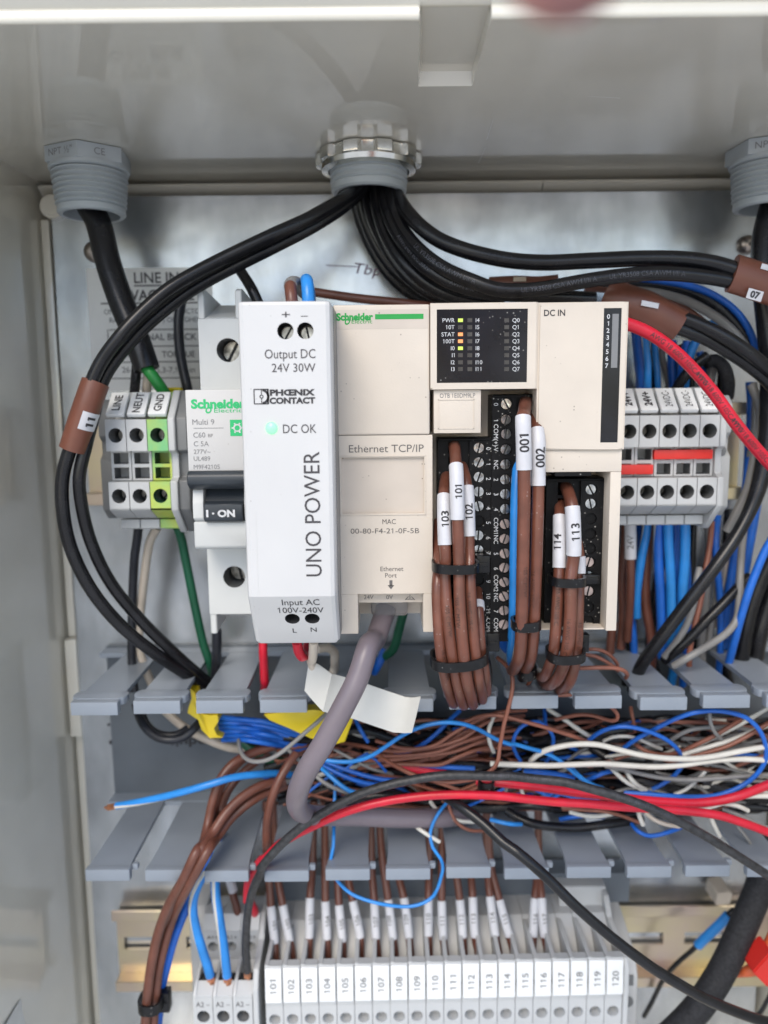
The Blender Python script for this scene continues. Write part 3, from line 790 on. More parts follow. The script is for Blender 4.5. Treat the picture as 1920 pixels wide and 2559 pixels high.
# plug-in jumpers
def jumper(label, x0, x1, z):
    t = thing('jumper_bridge', label, 'jumper', V(x0, 44, z), 'red bridges in the supply terminals')
    bm = B(); box(bm, x0, x1, 40, 45.0, z - 1.5, z + 1.5, .25); build(bm, 'bar', M['redp'], t)
    bm = B(); k = x0 + 2
    while k < x1 - 1: box(bm, k - .7, k + .7, 37, 40.2, z - 1.0, z + 1.0); k += WR
    build(bm, 'prong', M['copper'], t)
jumper('long red jumper bar across the three 24VDC- terminals', xr - .6, xr + 3 * WR - .9, ZR + 1.5)
jumper('short red jumper bar across the 24V+ terminals', xr - 2 * WR - 3, xr - .7, ZR - 3.1)

# ------------------------------------------------------------------ circuit breaker
x0 = U(405, 930, 62).x; x1 = x0 + 17.6; z = lambda y, D: U(470, y, D).z
CB = thing('circuit_breaker', 'white miniature circuit breaker partly behind the power supply', 'breaker', V(x0, 0, ZR))
bm = B()
zt_, zb_ = z(842, 62), z(1017, 64)
box(bm, x0 + .2, x1, 8, 61.9, z(1017, 62), zt_, .5)
prism(bm, [(8, z(690, 45)), (32.5, z(690, 45)), (32.5, zt_ + .05), (8, zt_ + .05)], x0 + 1.0, x1, bev=.3)
build(bm, 'housing', M['offwhite'], CB)
bm = B(); za, zb = z(842, 45) - 1.5, z(690, 45)    # upper terminal face with its screw hole
c = U(492, 757, 45)
plate(bm, x0 + .6, x1, zt_, zb, 46.0, 14, c=(c.x + .4, c.z), r=3.6, depth=12, im=1)
prism(bm, [(8, zb), (45.6, zb), (45.6, z(625, 45)), (43, z(622, 45)), (8, z(640, 45))], x0 + .6, x0 + 2.6, bev=.3)
prism(bm, [(8, zb), (45.6, zb), (45.6, z(628, 45)), (43, z(622, 45)), (8, z(640, 45))], x0 + 12.0, x0 + 14.0, bev=.3)
prism(bm, [(20, zb), (45.6, zb), (45.6, zb + .4), (24, z(640, 45))], x0 + 2.6, x0 + 12, bev=.2)
build(bm, 'upper_terminal', [M['offwhite'], M['dgrey']], CB)
bm = B(); screw_head(bm, V(c.x + .4, 38, c.z), Vector((0, -1, 0)), 3.1, .3, 1.2); build(bm, 'screw', M['screw_steel'], CB)
bm = B()
box(bm, x0, x1, 58, 62.6, z(1017, 62), zt_, .3); build(bm, 'front_label', M['white'], CB)
bm = B(); o = lambda x, y: U(x, y, 62.6); lab = B()
put(bm, 'Schneider', o(413, 873), XR, ZU, 2.4, 'l', bold=.045, width=15.6)
disc(bm, o(451, 886), (XR + ZU * .25).normalized(), ZU, .95, r_in=.5); put(bm, 'Electric', o(463, 887), XR, ZU, 1.15, 'l', width=8.0)
b_, c_ = o(497, 907), o(520, 942)
rect(bm, V((b_.x + c_.x) / 2 + .6, 62.6, (b_.z + c_.z) / 2), XR, ZU, c_.x - b_.x + 1.2, b_.z - c_.z)
build(bm, 'green_print', M['logo_green'], CB, recalc=False, sm=0)
bm = B()
put(bm, 'Multi 9', o(416, 912), XR, ZU, 1.5, 'l', width=6.3); rect(bm, o(451, 925), XR, ZU, 8.6, .14)
put(bm, 'C60', o(418, 940), XR, ZU, 1.45, 'l'); put(bm, 'BP', o(450, 941), XR, ZU, .95, 'l')
for s, y, h in (('C 5A', 959, 1.4), ('277V~', 976, 1.25), ('UL489', 991, 1.25), ('M9F42105', 1009, 1.25)): put(bm, s, o(419, y), XR, ZU, h, 'l')
build(bm, 'grey_print', M['grey_ink'], CB, recalc=False, sm=0)
bm = B(); g_ = V((b_.x + c_.x) / 2 + .6, 62.64, (b_.z + c_.z) / 2)
disc(bm, g_, XR, ZU, 1.15, r_in=.75)
for k in range(6):
    a = k * math.pi / 3; rect(bm, g_ + (XR * math.cos(a) + ZU * math.sin(a)) * 1.35, XR * math.cos(a) + ZU * math.sin(a), ZU * math.cos(a) - XR * math.sin(a), .5, .45)
build(bm, 'white_gear', M['white_ink'], CB, recalc=False, sm=0)
bm = B(); prism(bm, [(50, z(1017, 62) - .03), (63.4, z(1017, 62) - .03), (64.6, z(1028, 64)), (64.6, z(1045, 64)), (62.5, z(1057, 63)), (50, z(1057, 63))], x0 - .1, x1, bev=.25)
build(bm, 'slate_band', M['navyplastic'], CB)
bm = B(); zk0, zk1 = z(1128, 62), z(1058, 62)
prism(bm, [(50, zk1), (58, zk1), (59.5, zk1 - 3.8), (62.4, zk1 - 4.2), (63.0, zk0 + .8), (62.0, zk0), (50, zk0)], x0 + 3.9, x0 + 15.2, bev=.25)
tg_ = build(bm, 'toggle', M['navyplastic'], CB)
bm = B(); put(bm, 'I \u00b7 ON', V(x0 + 8.9, 62.75, (zk1 - 4.2 + zk0) / 2), XR, ZU, 1.9, bold=.05, width=8.4, off=.35); build(bm, 'lettering', M['white_ink'], tg_, recalc=False, sm=0)
bm = B()
prism(bm, [(50, zk1), (60.5, zk1), (61.5, zk1 - 4), (61.5, zk0 + 1), (60, zk0), (50, zk0)], x0 + .4, x0 + 3.6, bev=.5, seg=2)
prism(bm, [(50, zk1), (60.5, zk1), (61.5, zk1 - 4), (61.5, zk0 + 1), (60, zk0), (50, zk0)], x0 + 15.5, x1, bev=.4)
box(bm, x0 + .3, x1, 8, 56, z(1185, 58), z(1020, 60), .4)
prism(bm, [(40, zk0 - .05), (60.6, zk0 - .05), (60.6, z(1180, 60)), (59.5, z(1187, 60)), (40, z(1187, 60))], x0 + .3, x1, bev=.4)
build(bm, 'cheek', M['offwhite'], CB)
bm = B(); zc_ = z(1187, 59) - .1; zd = z(1325, 45); c = U(505, 1245, 45)
plate(bm, x0 + .5, x1, zd, zc_, 46, 30, c=(c.x + .4, c.z), r=3.5, depth=12, im=1)
prism(bm, [(8, zd), (45.8, zd), (45.8, z(1368, 45)), (8, z(1368, 45) + 3)], x0 + .6, x0 + 2.6, bev=.3)
prism(bm, [(8, zd), (44, zd), (40, zd - 2.2), (8, zd - 4)], x0 + 2.7, x1, bev=.3)
build(bm, 'lower_terminal', [M['offwhite'], M['dgrey']], CB)
bm = B(); screw_head(bm, V(c.x + .4, 36, c.z), Vector((0, -1, 0)), 3.0, 1.0, 1.2); build(bm, 'screw', M['screw_steel'], CB)

# ------------------------------------------------------------------ power supply
D1 = 95.0
ax, az = U(514.6, 650, D1).x - .3, U(610, 650, D1).z; bx = U(715.5, 650, 94).x; cz = U(620, 1289, D1).z; dz = U(620, 1390, 85).z; D2 = 85.5
PW = thing('power_supply', 'slim white power supply with lit DC OK light, beside the breaker', 'power supply', V((ax + bx) / 2, 0, ZR))
bm = B()
prism(bm, [(8, az - .4), (88, az - .4), (88, cz), (80, dz + .5), (8, dz + .5)], ax + .3, bx + .15, bev=.3)
build(bm, 'body', M['side'], PW)
bm = B()
hz = [U(617, 715, D1), U(660, 715, D1)]
zm = hz[0].z
# front: strips above and below the two output screw holes, hole cells, then one long front with chamfered foot
xm = (hz[0].x + hz[1].x) / 2; hw = 2.6
z_hi, z_lo = zm + 2.4, zm - 2.4
sh = 8
def strip(zA, zB, xA, xB): box(bm, xA, xB, D1 - sh, D1, zA, zB)
box(bm, hz[1].x + 2.35, bx - 1.2, D1 - sh, D1, z_lo, z_hi); box(bm, ax + 1.4, hz[0].x - 2.35, D1 - sh, D1, z_lo, z_hi)
plate(bm, hz[0].x - 2.35, xm, z_lo, z_hi, D1, sh, c=(hz[0].x, zm), r=2.0, depth=7.5, im=1); plate(bm, xm, hz[1].x + 2.35, z_lo, z_hi, D1, sh, c=(hz[1].x, zm), r=2.0, depth=7.5, im=1)
bmesh.ops.remove_doubles(bm, verts=bm.verts[:], dist=.005)
build(bm, 'terminal_window', [M['white'], M['hole_dark']], PW, sm=20)
bm = B()
E_ = 1.3
def frame(pts): return [bm.verts.new(V(*p)) for p in pts]
# rounded-edge front shell: face, bevel ring, sides
zA, zB = z_hi, az
def ringbox(x0_, x1_, d1, z0_, z1_, top, bot):
    """front strip with rounded side edges; top/bot: rounded there too"""
    pr = [(x0_, d1 - 14), (x0_, d1 - E_), (x0_ + E_ * .3, d1 - E_ * .3), (x0_ + E_, d1), (x1_ - E_, d1), (x1_ - E_ * .3, d1 - E_ * .3), (x1_, d1 - E_), (x1_, d1 - 14)]
    zs = [z0_, z1_]
    lev = [(z0_, 0)] + ([(z1_ - .9, 0), (z1_ - .25, .25), (z1_, .9)] if top else [(z1_, 0)])
    prev = None
    for zz, ins in lev:
        cur = [bm.verts.new(V(max(x0_ + ins, min(x1_ - ins, a)), d - (ins if d > d1 - 2 else 0), zz)) for a, d in pr]
        if prev:
            for i in range(len(pr) - 1): bm.faces.new((prev[i], prev[i + 1], cur[i + 1], cur[i]))
        prev = cur
    if top: bm.faces.new(prev)
ringbox(ax, bx, D1, z_hi, az, True, False)
# side cheeks of the hole band
for s_, xx in ((0, ax), (1, bx)):
    pr = [(xx, D1 - 14), (xx, D1 - E_), (xx + (E_ * .3 if not s_ else -E_ * .3), D1 - E_ * .3), (xx + (1.4 if not s_ else -1.2), D1)]
    A_ = [bm.verts.new(V(a, d, z_lo)) for a, d in pr]; B2 = [bm.verts.new(V(a, d, z_hi)) for a, d in pr]
    for i in range(3): bm.faces.new((A_[i], A_[i + 1], B2[i + 1], B2[i]))
ringbox(ax, bx, D1, cz, z_lo, False, False)
# chamfered foot
pr = lambda d1: [(ax, d1 - 14), (ax, d1 - E_), (ax + E_ * .3, d1 - E_ * .3), (ax + E_, d1), (bx - E_, d1), (bx - E_ * .3, d1 - E_ * .3), (bx, d1 - E_), (bx, d1 - 14)]
P1 = [bm.verts.new(V(a, d, cz)) for a, d in pr(D1)]
zz_ = dz + .8; P2 = [bm.verts.new(V(a, d, zz_)) for a, d in pr(D2)]; P3 = [bm.verts.new(V(max(ax + .8, min(bx - .8, a)), d - .8, dz)) for a, d in pr(D2)]
foot_pts = (P1, P2)
for i in range(7):
    if i != 3: bm.faces.new((P1[i], P1[i + 1], P2[i + 1], P2[i]))
    bm.faces.new((P2[i], P2[i + 1], P3[i + 1], P3[i]))
bm.faces.new(P3)
# the sloped foot face with its two holes
fo = V(0, D1, cz); fu_ = (V(0, D2, zz_) - V(0, D1, cz)); fl_ = fu_.length; fu_ = -fu_.normalized()
def on_foot(x, y):
    r = rot @ Vector((x * PS - 960, 1279.5 - y * PS, -F_PX)); n = XR.cross(fu_)
    k = (fo - CAMP).dot(n) / r.dot(n); return r * k + CAMP
h1, h2 = on_foot(632, 1337), on_foot(675, 1337)
v1 = (h1 - fo).dot(fu_)
xm2 = (h1.x + h2.x) / 2; hr2 = min(h2.x + 2.3, bx - E_ - .05)
def fq(xA, xB, vA, vB):
    bm.faces.new([bm.verts.new(fo + XR * a + fu_ * b) for a, b in ((xA, vA), (xB, vA), (xB, vB), (xA, vB))])
fq(ax + E_, bx - E_, v1 + 2.3, 0); fq(ax + E_, bx - E_, -fl_, v1 - 2.3); fq(ax + E_, h1.x - 2.3, v1 - 2.3, v1 + 2.3); fq(hr2, bx - E_, v1 - 2.3, v1 + 2.3)
plate(bm, h1.x - 2.3, xm2, v1 - 2.3, v1 + 2.3, 0, .01, c=(h1.x, v1), r=1.95, depth=7, o=fo, rr=XR, uu=fu_, im=1)
plate(bm, xm2, hr2, v1 - 2.3, v1 + 2.3, 0, .01, c=(h2.x, v1), r=1.95, depth=7, o=fo, rr=XR, uu=fu_, im=1)
bmesh.ops.remove_doubles(bm, verts=bm.verts[:], dist=.004)
build(bm, 'front_shell', [M['white'], M['hole_dark']], PW, sm=14)
for p in hz:
    bm = B(); screw_head(bm, V(p.x + .2, D1 - 4.2, p.z - .25), Vector((0, -1, 0)), 1.6, rnd.uniform(0, 3)); build(bm, 'screw', M['screw_steel'], PW)
for p in (h1, h2):
    bm = B(); n = XR.cross(fu_); screw_head(bm, p - n * 4.5, n, 1.7, rnd.uniform(0, 3)); build(bm, 'screw', M['screw_steel'], PW)
bm = B(); o = lambda x, y: U(x, y, D1)
put(bm, '+', o(618, 680), XR, ZU, 1.9, width=2.0); put(bm, '\u2013', o(658, 681), XR, ZU, 1.9, width=1.7)
put(bm, 'Output DC', o(682, 764), XR, ZU, 2.15, 'r', width=12.3); put(bm, '24V 30W', o(682, 794), XR, ZU, 2.0, 'r', width=10.6)
put(bm, 'DC OK', o(684, 926), XR, ZU, 2.1, 'r', width=8.2)
vs_ = (o(675, 972) - o(676, 1252)).normalized()
put(bm, 'UNO POWER', V((o(676, 1112)).x, D1, o(676, 1112).z), ZU, -XR, 3.9, width=31.4)
build(bm, 'lettering', M['device_ink'], PW, recalc=False, sm=0)
bm = B()
put(bm, 'PH\u0152NIX', o(632, 848), XR, ZU, 1.36, bold=.05, width=11.0); put(bm, 'CONTACT', o(632, 865.5), XR, ZU, 1.36, bold=.05, width=11.2)
lo_ = o(565, 857); s_ = 1.75
for a, b, ww, hh in ((0, s_, 3.5, .25), (0, -s_, 3.5, .25), (-s_, 0, .25, 3.6), (s_ - .12, 0, .45, 3.6)): rect(bm, lo_ + XR * a + ZU * b, XR, ZU, ww, hh)
disc(bm, lo_ + XR * .05, XR, ZU, .5, r_in=.28); rect(bm, lo_ + XR * .05 + ZU * 1.1, XR, ZU, .2, 1.2); rect(bm, lo_ + XR * .05 - ZU * 1.1, XR, ZU, .2, 1.2)
disc(bm, lo_ + XR * .1, XR, ZU, 1.9, r_in=1.3, a0=-1.45, a1=1.45)
build(bm, 'logo', M['ink'], PW, recalc=False, sm=0)
bm = B(); fop = lambda x, y: on_foot(x, y)
put(bm, 'Input AC', fop(650, 1301), XR, fu_, 2.1, width=9.6); put(bm, '100V-240V', fop(650, 1318), XR, fu_, 2.0, width=11.8); put(bm, 'L', fop(637, 1362), XR, fu_, 1.7); put(bm, 'N', fop(678, 1360), XR, fu_, 1.7)
build(bm, 'lettering', M['ink'], PW, recalc=False, sm=0)
bm = B(); c = o(587, 925)
disc(bm, c + V(0, .02, 0), XR, ZU, 1.5, r_in=1.32, off=.1); lathe(bm, c, Vector((0, -1, 0)), [(1.32, 0), (1.25, .35), (.8, .65), (.02, .75)], 24)
build(bm, 'indicator_light', M['led_green'], PW)
bm = B()
for s_ in ((568, 1122, 552, 1500), ):
    a = o(553, 1105); b = o(553, 1286)
    box(bm, a.x - .06, a.x + .06, D1 - .2, D1 + .05, b.z, a.z)
build(bm, 'moulding_line', M['white'], PW, sm=0)

# ------------------------------------------------------------------ controller and input module
D3 = 75.0
cx0, cx1, cx2 = U(719.5, 661, D3).x, U(929.5, 656, D3).x, U(1163, 656, D3).x
ct, cb = U(820, 658, D3).z, U(820, 1370, D3).z
PC = thing('controller_module', 'cream network controller with dark light panel, in the middle', 'controller', V((cx0 + cx2) / 2, 0, ZR))
zf = lambda y, D=D3: U(900, y, D).z
xf = lambda x, y, D=D3: U(x, y, D).x
bm = B()
box(bm, cx0 + .6, cx2 - .1, 8, 58, cb + 1.2, ct - .8, .4)
build(bm, 'housing', M['cream'], PC)
bm = B(); box(bm, cx0, cx1 - .12, 56, D3, zf(939), ct, .55, 3); build(bm, 'upper_cover', M['cream'], PC)
bm = B()
rect(bm, V((cx0 + cx1) / 2 + .2, D3, (zf(668) + zf(710)) / 2), XR, ZU, cx1 - cx0 - 1.2, zf(668) - zf(710), .03)
build(bm, 'brand_strip', M['cream_d'], PC, recalc=False, sm=0)
bm = B(); o = lambda x, y: U(x, y, D3)
put(bm, 'Schneider', o(727, 685), XR, ZU, 1.75, 'l', bold=.05, width=9.8); disc(bm, o(751, 695), (XR + ZU * .3).normalized(), ZU, .8, r_in=.42)
put(bm, 'Electric', o(760, 695), XR, ZU, 1.0, 'l', width=5.5); rect(bm, o(863, 684), XR, ZU, 12.9, 1.35)
build(bm, 'green_print', M['green_ink'], PC, recalc=False, sm=0)
# lower front with recessed window and cut-out for the network plug
bm = B(); fz0, fz1 = zf(1283), zf(940); DL = D3 - .4
wx0, wx1, wz0, wz1 = xf(738, 1050), xf(917, 1050), zf(1109), zf(988)
plate(bm, cx0 + .1, cx1 + .6, fz0, fz1, DL, 17, c=((wx0 + wx1) / 2, (wz0 + wz1) / 2), hole='rect', hw=(wx1 - wx0) / 2, hh=(wz1 - wz0) / 2, depth=1.0)
fx0, fx1 = xf(774, 1330), xf(915, 1330)
prism(bm, [(57, cb), (DL, cb), (DL, fz0 - .02), (57, fz0 - .02)], cx0 + .1, fx0, bev=.15)
prism(bm, [(57, cb + .3), (DL, cb + .3), (DL, fz0 - .02), (57, fz0 - .02)], fx1, cx1 + .9, bev=.15)
build(bm, 'lower_front', M['cream'], PC, sm=25)
bm = B()
for x, ww in ((wx0 - .35, .25), (wx1 + .35, .25)): box(bm, x - ww / 2, x + ww / 2, DL - .1, DL + .22, wz0 - .5, wz1 + .5, .08)
box(bm, wx0 - .5, wx1 + .5, DL - .1, DL + .22, wz1 + .25, wz1 + .5, .08); box(bm, wx0 - .5, wx1 + .5, DL - .1, DL + .22, wz0 - .5, wz0 - .25, .08)
build(bm, 'window_frame', M['cream'], PC)
bm = B(); rect(bm, V((wx0 + wx1) / 2, DL - 1.0, (wz0 + wz1) / 2), XR, ZU, wx1 - wx0 - .1, wz1 - wz0 - .1, .03); build(bm, 'display_window', M['cream_d'], PC, recalc=False, sm=0)
bm = B(); box(bm, fx0 + .02, fx1 - .02, 57, 70.5, zf(1300, 70), fz0 - .06); build(bm, 'port_shelf', M['cream'], PC)
bm = B(); o = lambda x, y: U(x, y, DL)
put(bm, 'Ethernet TCP/IP', o(835, 969), XR, ZU, 2.0, width=20.4)
put(bm, 'MAC', o(841, 1127), XR, ZU, 1.35, width=3.7); put(bm, '00-80-F4-21-0F-5B', o(832, 1147), XR, ZU, 1.4, width=19)
put(bm, 'Ethernet', o(847, 1229), XR, ZU, 1.25, width=6.4); put(bm, 'Port', o(845, 1243), XR, ZU, 1.25, width=3.2)
a = o(845, 1262); rect(bm, a + ZU * .3, XR, ZU, .85, 1.6)
bm.faces.new([bm.verts.new(a + XR * p + ZU * q + V(0, .07, 0)) for p, q in ((-.95, -.3), (.95, -.3), (0, -1.5))])
for s, x in (('24V', 797), ('0V', 842)): put(bm, s, U(x, 1290, 70.5), XR, ZU, 1.2)
a = U(886, 1291, 70.5); rect(bm, a - ZU * .5, XR, ZU, 2.2, .2); rect(bm, a + ZU * .2, XR, ZU, .2, 1.3)
for s_ in (-1, 1): rr = (XR * s_ - ZU).normalized(); rect(bm, a + XR * s_ * .9 - ZU * .2, rr, Vector((0, -1, 0)).cross(rr), 1.4, .2)
build(bm, 'lettering', M['mid_ink'], PC, recalc=False, sm=0)
# second column: light panel
D4 = 75.5; px0, px1, pz0, pz1 = xf(944, 670, D4), xf(1141, 670, D4), zf(828, D4), zf(669, D4)
bm = B()
plate(bm, cx1 + .05, cx2, zf(842, D4), ct + .2, D4, 18, c=((px0 + px1) / 2, (pz0 + pz1) / 2), hole='rect', hw=(px1 - px0) / 2, hh=(pz1 - pz0) / 2, depth=.5)
es = [e for e in bm.edges if all(abs(v.co.y + D4) < .01 for v in e.verts) and (all(abs(v.co.x - cx1 - .05) < .01 for v in e.verts) or all(abs(v.co.x - cx2) < .01 for v in e.verts) or all(abs(v.co.z - ct - .2) < .01 for v in e.verts))]
bmesh.ops.bevel(bm, geom=es, offset=.45, segments=2, affect='EDGES')
build(bm, 'upper_bezel', M['cream'], PC, sm=25)
bm = B(); rect(bm, V((px0 + px1) / 2, D4 - .5, (pz0 + pz1) / 2), XR, ZU, px1 - px0, pz1 - pz0, .25); build(bm, 'light_panel', M['led_panel'], PC, recalc=False, sm=0)
DPN = D4 - .22; rows = [247, 300, 355, 408, 462, 515, 570, 622]
a7 = lambda u, v, D=DPN: zp('A7', u, v, D)
bm = B(); off_l = B()
for k, v in enumerate(rows):
    put(bm, ('PWR', '10T', 'STAT', '100T', 'I0', 'I1', 'I2', 'I3')[k], a7(235, v), XR, ZU, 1.05, 'r', off=.06)
    put(bm, 'I' + str(4 + k), a7(397, v), XR, ZU, 1.05, 'l', off=.06); put(bm, 'Q' + str(k), a7(679, v), XR, ZU, 1.05, 'l', off=.06)
build(bm, 'lettering', M['white_ink'], PC, recalc=False, sm=0)
for k, v in enumerate(rows):
    for cI, u in enumerate((280, 352, 635)):
        m_ = {(0, 0): 'led_lime', (2, 0): 'led_orange', (3, 0): 'led_orange', (4, 0): 'led_lime'}.get((k, cI), 'led_off')
        bm = B(); c = a7(u, v); lw = 1.3 if m_ != 'led_off' else 1.25
        box(bm, c.x - lw / 2, c.x + lw / 2, DPN - .3, DPN + .05, c.z - (.52 if m_ == 'led_off' else .45), c.z + (.52 if m_ == 'led_off' else .45))
        build(bm, 'indicator_light', M[m_], PC, sm=0)
# below the light panel: type plate and the bays of the two plugs
bm = B()
tx0, tx1, tz0, tz1 = xf(938, 900), xf(1040, 900), zf(937), zf(842.8)
box(bm, tx0, tx1, 57, D3 - .6, tz0, tz1, .25)
box(bm, cx1 + .95, cx2 - .05, 57, 60, cb + .4, zf(842.8))
build(bm, 'middle_front', M['cream'], PC)
bm = B(); c = zp('A7', 257, 825, D3 - .6); put(bm, 'OTB 1E0DM9LP', c, XR, ZU, 1.15, width=9.6); build(bm, 'type_print', M['grey_ink'], PC, recalc=False, sm=0)
bm = B(); a, b = zp('A7', 108, 855, D3 - .6), zp('A7', 385, 1080, D3 - .6)
for q in ((a.x, a.x + .2, b.z, a.z), (b.x - .2, b.x, b.z, a.z), (a.x, b.x, a.z - .2, a.z), (a.x, b.x, b.z, b.z + .2)): box(bm, q[0], q[1], D3 - .7, D3 - .42, q[2], q[3])
build(bm, 'type_frame', M['cream'], PC, sm=0)

EX = thing('input_module', 'cream DC IN expansion module with dark number strip', 'input module', V(U(1260, 900, D3).x, 0, ZR))
ex0, ex1 = cx2 + .08, U(1359, 656, D3).x
bm = B(); box(bm, ex0 + .3, ex1 - .8, 8, 60, cb + .6, ct - .8, .4); build(bm, 'housing', M['cream'], EX)
sx0, sx1, sz0, sz1 = xf(1301, 800), xf(1339, 800), zf(960), zf(670)
bm = B()
plate(bm, ex0, ex1, zf(975), ct + .1, D3 + .3, 16, c=((sx0 + sx1) / 2, (sz0 + sz1) / 2), hole='rect', hw=(sx1 - sx0) / 2, hh=(sz1 - sz0) / 2, depth=.6)
es = [e for e in bm.edges if all(abs(v.co.y + D3 + .3) < .01 for v in e.verts) and (all(abs(v.co.x - ex0) < .01 for v in e.verts) or all(abs(v.co.x - ex1) < .01 for v in e.verts) or all(abs(v.co.z - ct - .1) < .01 for v in e.verts) or all(abs(v.co.z - zf(975)) < .01 for v in e.verts))]
bmesh.ops.bevel(bm, geom=es, offset=.5, segments=2, affect='EDGES')
build(bm, 'upper_cover', M['cream'], EX, sm=25)
bm = B(); rect(bm, V((sx0 + sx1) / 2, D3 - .3, (sz0 + sz1) / 2), XR, ZU, sx1 - sx0, sz1 - sz0, .3); build(bm, 'number_strip', M['led_panel'], EX, recalc=False, sm=0)
bm = B(); put(bm, 'DC IN', zp('A7', 1003, 190, D3 + .3), XR, ZU, 1.55, width=5.6, bold=.015); build(bm, 'lettering', M['ink'], EX, recalc=False, sm=0)
bm = B()
for k in range(8): put(bm, str(k), zp('A7', 1417 - k * 2, 218 + k * 54, D3), XR, ZU, 1.15, off=.06, bold=.015)
build(bm, 'digit_print', M['white_ink'], EX, recalc=False, sm=0)
bm = B(); a, b = zp('A7', 1448, 198, D3), zp('A7', 1475, 612, D3); box(bm, a.x, b.x + .3, D3 - .1, D3 + .06, b.z, a.z); build(bm, 'light_strip', M['side'], EX, sm=0)
# lower body of the module around its plug bay
bm = B(); q0, q1 = zp('A8', 965, 350, D3), zp('A8', 1435, 1560, D3)
ez = zf(975) - .05; rx = U(1336, 1200, D3).x
box(bm, ex0 + .2, rx + .4, 57, D3 - .7, zp('A8', 1100, 318, D3).z, ez, .3)
box(bm, q1.x + .2, rx + .4, 57, D3 - .7, cb + .1, zp('A8', 1100, 318, D3).z - .02, .3)
box(bm, ex0 + .2, q1.x + .18, 57, D3 - 2, cb + .1, q1.z - .1, .2)
build(bm, 'lower_front', M['cream'], EX)
bm = B(); a, b = zp('A8', 1035, 318, D3 - .6), zp('A8', 1320, 345, D3 - .6); box(bm, a.x, b.x, 60, D3 - .5, b.z, a.z); build(bm, 'latch_slot', M['plug'], EX, sm=0)

# ------------------------------------------------------------------ plug-in screw terminals of the controller
def plug(name, label, key, x0, x1, xs, y0, y1, D, screws, wx, rows, texts, tx, dull=(), group='black screw plugs on the modules', side=None, sheet_far=False):
    """black connector: screw column around xs, wire entries around wx (survey coordinates of sheet KEY)"""
    a, b = zp(key, x0, y0, D), zp(key, x1, y1, D)
    ym = (y0 + y1) / 2
    X0, X1 = zp(key, x0, ym, D).x, zp(key, x1, ym, D).x
    t = thing(name, label, 'connector', V((X0 + X1) / 2, 60, b.z), group)
    bm = B()
    # screws: row cells on the screw column, wire cells on the other
    sc_ = [zp(key, xs, v, D) for v in screws]; zt, zb = a.z, b.z
    r = 1.42; sX = sc_[len(sc_) // 2].x; pX = zp(key, wx, ym, D).x
    mid = (sX + pX) / 2 + (0.6 if pX < sX else -0.6)
    if side == 'mid': mid = zp(key, tx + 30, ym, D).x
    sa, sb = (mid, X1) if sX > pX else (X0, mid)
    pa, pb = (X0, mid) if sX > pX else (mid, X1)
    zc = [(p.z + q.z) / 2 for p, q in zip(sc_, sc_[1:])]
    edges = [zt - .9] + zc + [max(zb + .6, sc_[-1].z - 2)]
    for p, h_, l_ in zip(sc_, edges, edges[1:]):
        plate(bm, sa, sb, l_, h_, D, 10, c=(sX, p.z), r=r + .28, depth=.9, n=18)
        plate(bm, pa, pb, l_, h_, D - 1.2, 9, hole='rect', hw=min(1.5, (pb - pa) / 2 - .4), hh=(h_ - l_) / 2 - .45, depth=6)
    prism(bm, [(57, zb), (D - .4, zb), (D - .4, edges[-1]), (57, edges[-1])], X0, X1, bev=.2)
    prism(bm, [(57, edges[0]), (D, edges[0]), (D, zt - .3), (D - 1, zt), (57, zt)], X0, X1, bev=.15)
    build(bm, 'housing', M['plug'], t, sm=25)
    for i, p in enumerate(sc_):
        bm = B(); screw_head(bm, V(sX + rnd.uniform(-.05, .05), D + ((-.35 if sheet_far else -.8) if i not in dull else -1.4), p.z), Vector((0, -1, 0)), r, rnd.uniform(.3, 1.3), .9)
        build(bm, 'screw', M['copper_screw' if i in rows else ('zinc' if i not in dull else 'side')], t)
    bm = B()
    for s, v in texts:
        put(bm, s, V(zp(key, tx, v, D).x, D, zp(key, tx, v, D).z), -ZU, XR, 1.22, off=.09)
    if texts: build(bm, 'lettering', M['white_ink'], t, recalc=False, sm=0)
    return t
DPL = 68.5
P1v = [125 + 115.6 * k for k in range(13)]
plug('screw_plug', 'speckled black screw plug whose entries feed the biggest brown bundle', 'A8', 112, 527, 432, 45, 1545, DPL, P1v[:8] + P1v[8:12], 245, (), 
     list(zip(['0', '1', '2', '3', '4', '5', '6', '7', '', '9', '10', '11', 'COM'], [130, 250, 368, 485, 600, 715, 835, 955, 1060, 1178, 1295, 1410, 1520])), 508, dull=(5, 9))
def a7to8(v): return (720 + v * 540 / 1660 - 1080) / (500 / 1580)
P2v = [a7to8(v) for v in (890, 1010, 1120, 1240, 1355)] + [375, 490, 608, 727, 845, 960, 1072, 1187, 1300, 1411, 1522]
plug('screw_plug', 'long black screw plug with COM1 and COM2 print, between two brown bundles', 'A8', 530, 935, 640, a7to8(815), 1655, DPL + .6, P2v, 830, tuple(range(8, 16)),
     list(zip(['0', '1', 'COM(+)', '-V', 'NC', '2', '3', '4', 'COM1', 'NC', '5', '6', 'COM2', 'NC', '7', 'COM'], [a7to8(893), a7to8(1015), a7to8(1130), -5 + 135, 258, 375, 490, 610, 738, 848, 960, 1078, 1193, 1305, 1415, 1520])), 568, sheet_far=True)
P3v = [455, 567, 684, 804, 920, 1030, 1142, 1260, 1380, 1490]
plug('screw_plug', 'black screw plug in the bay of the DC IN module', 'A8', 965, 1432, 1308, 362, 1555, DPL, P3v, 1110, (5, 7), [], 1200, dull=(2, 3, 4, 8, 9))

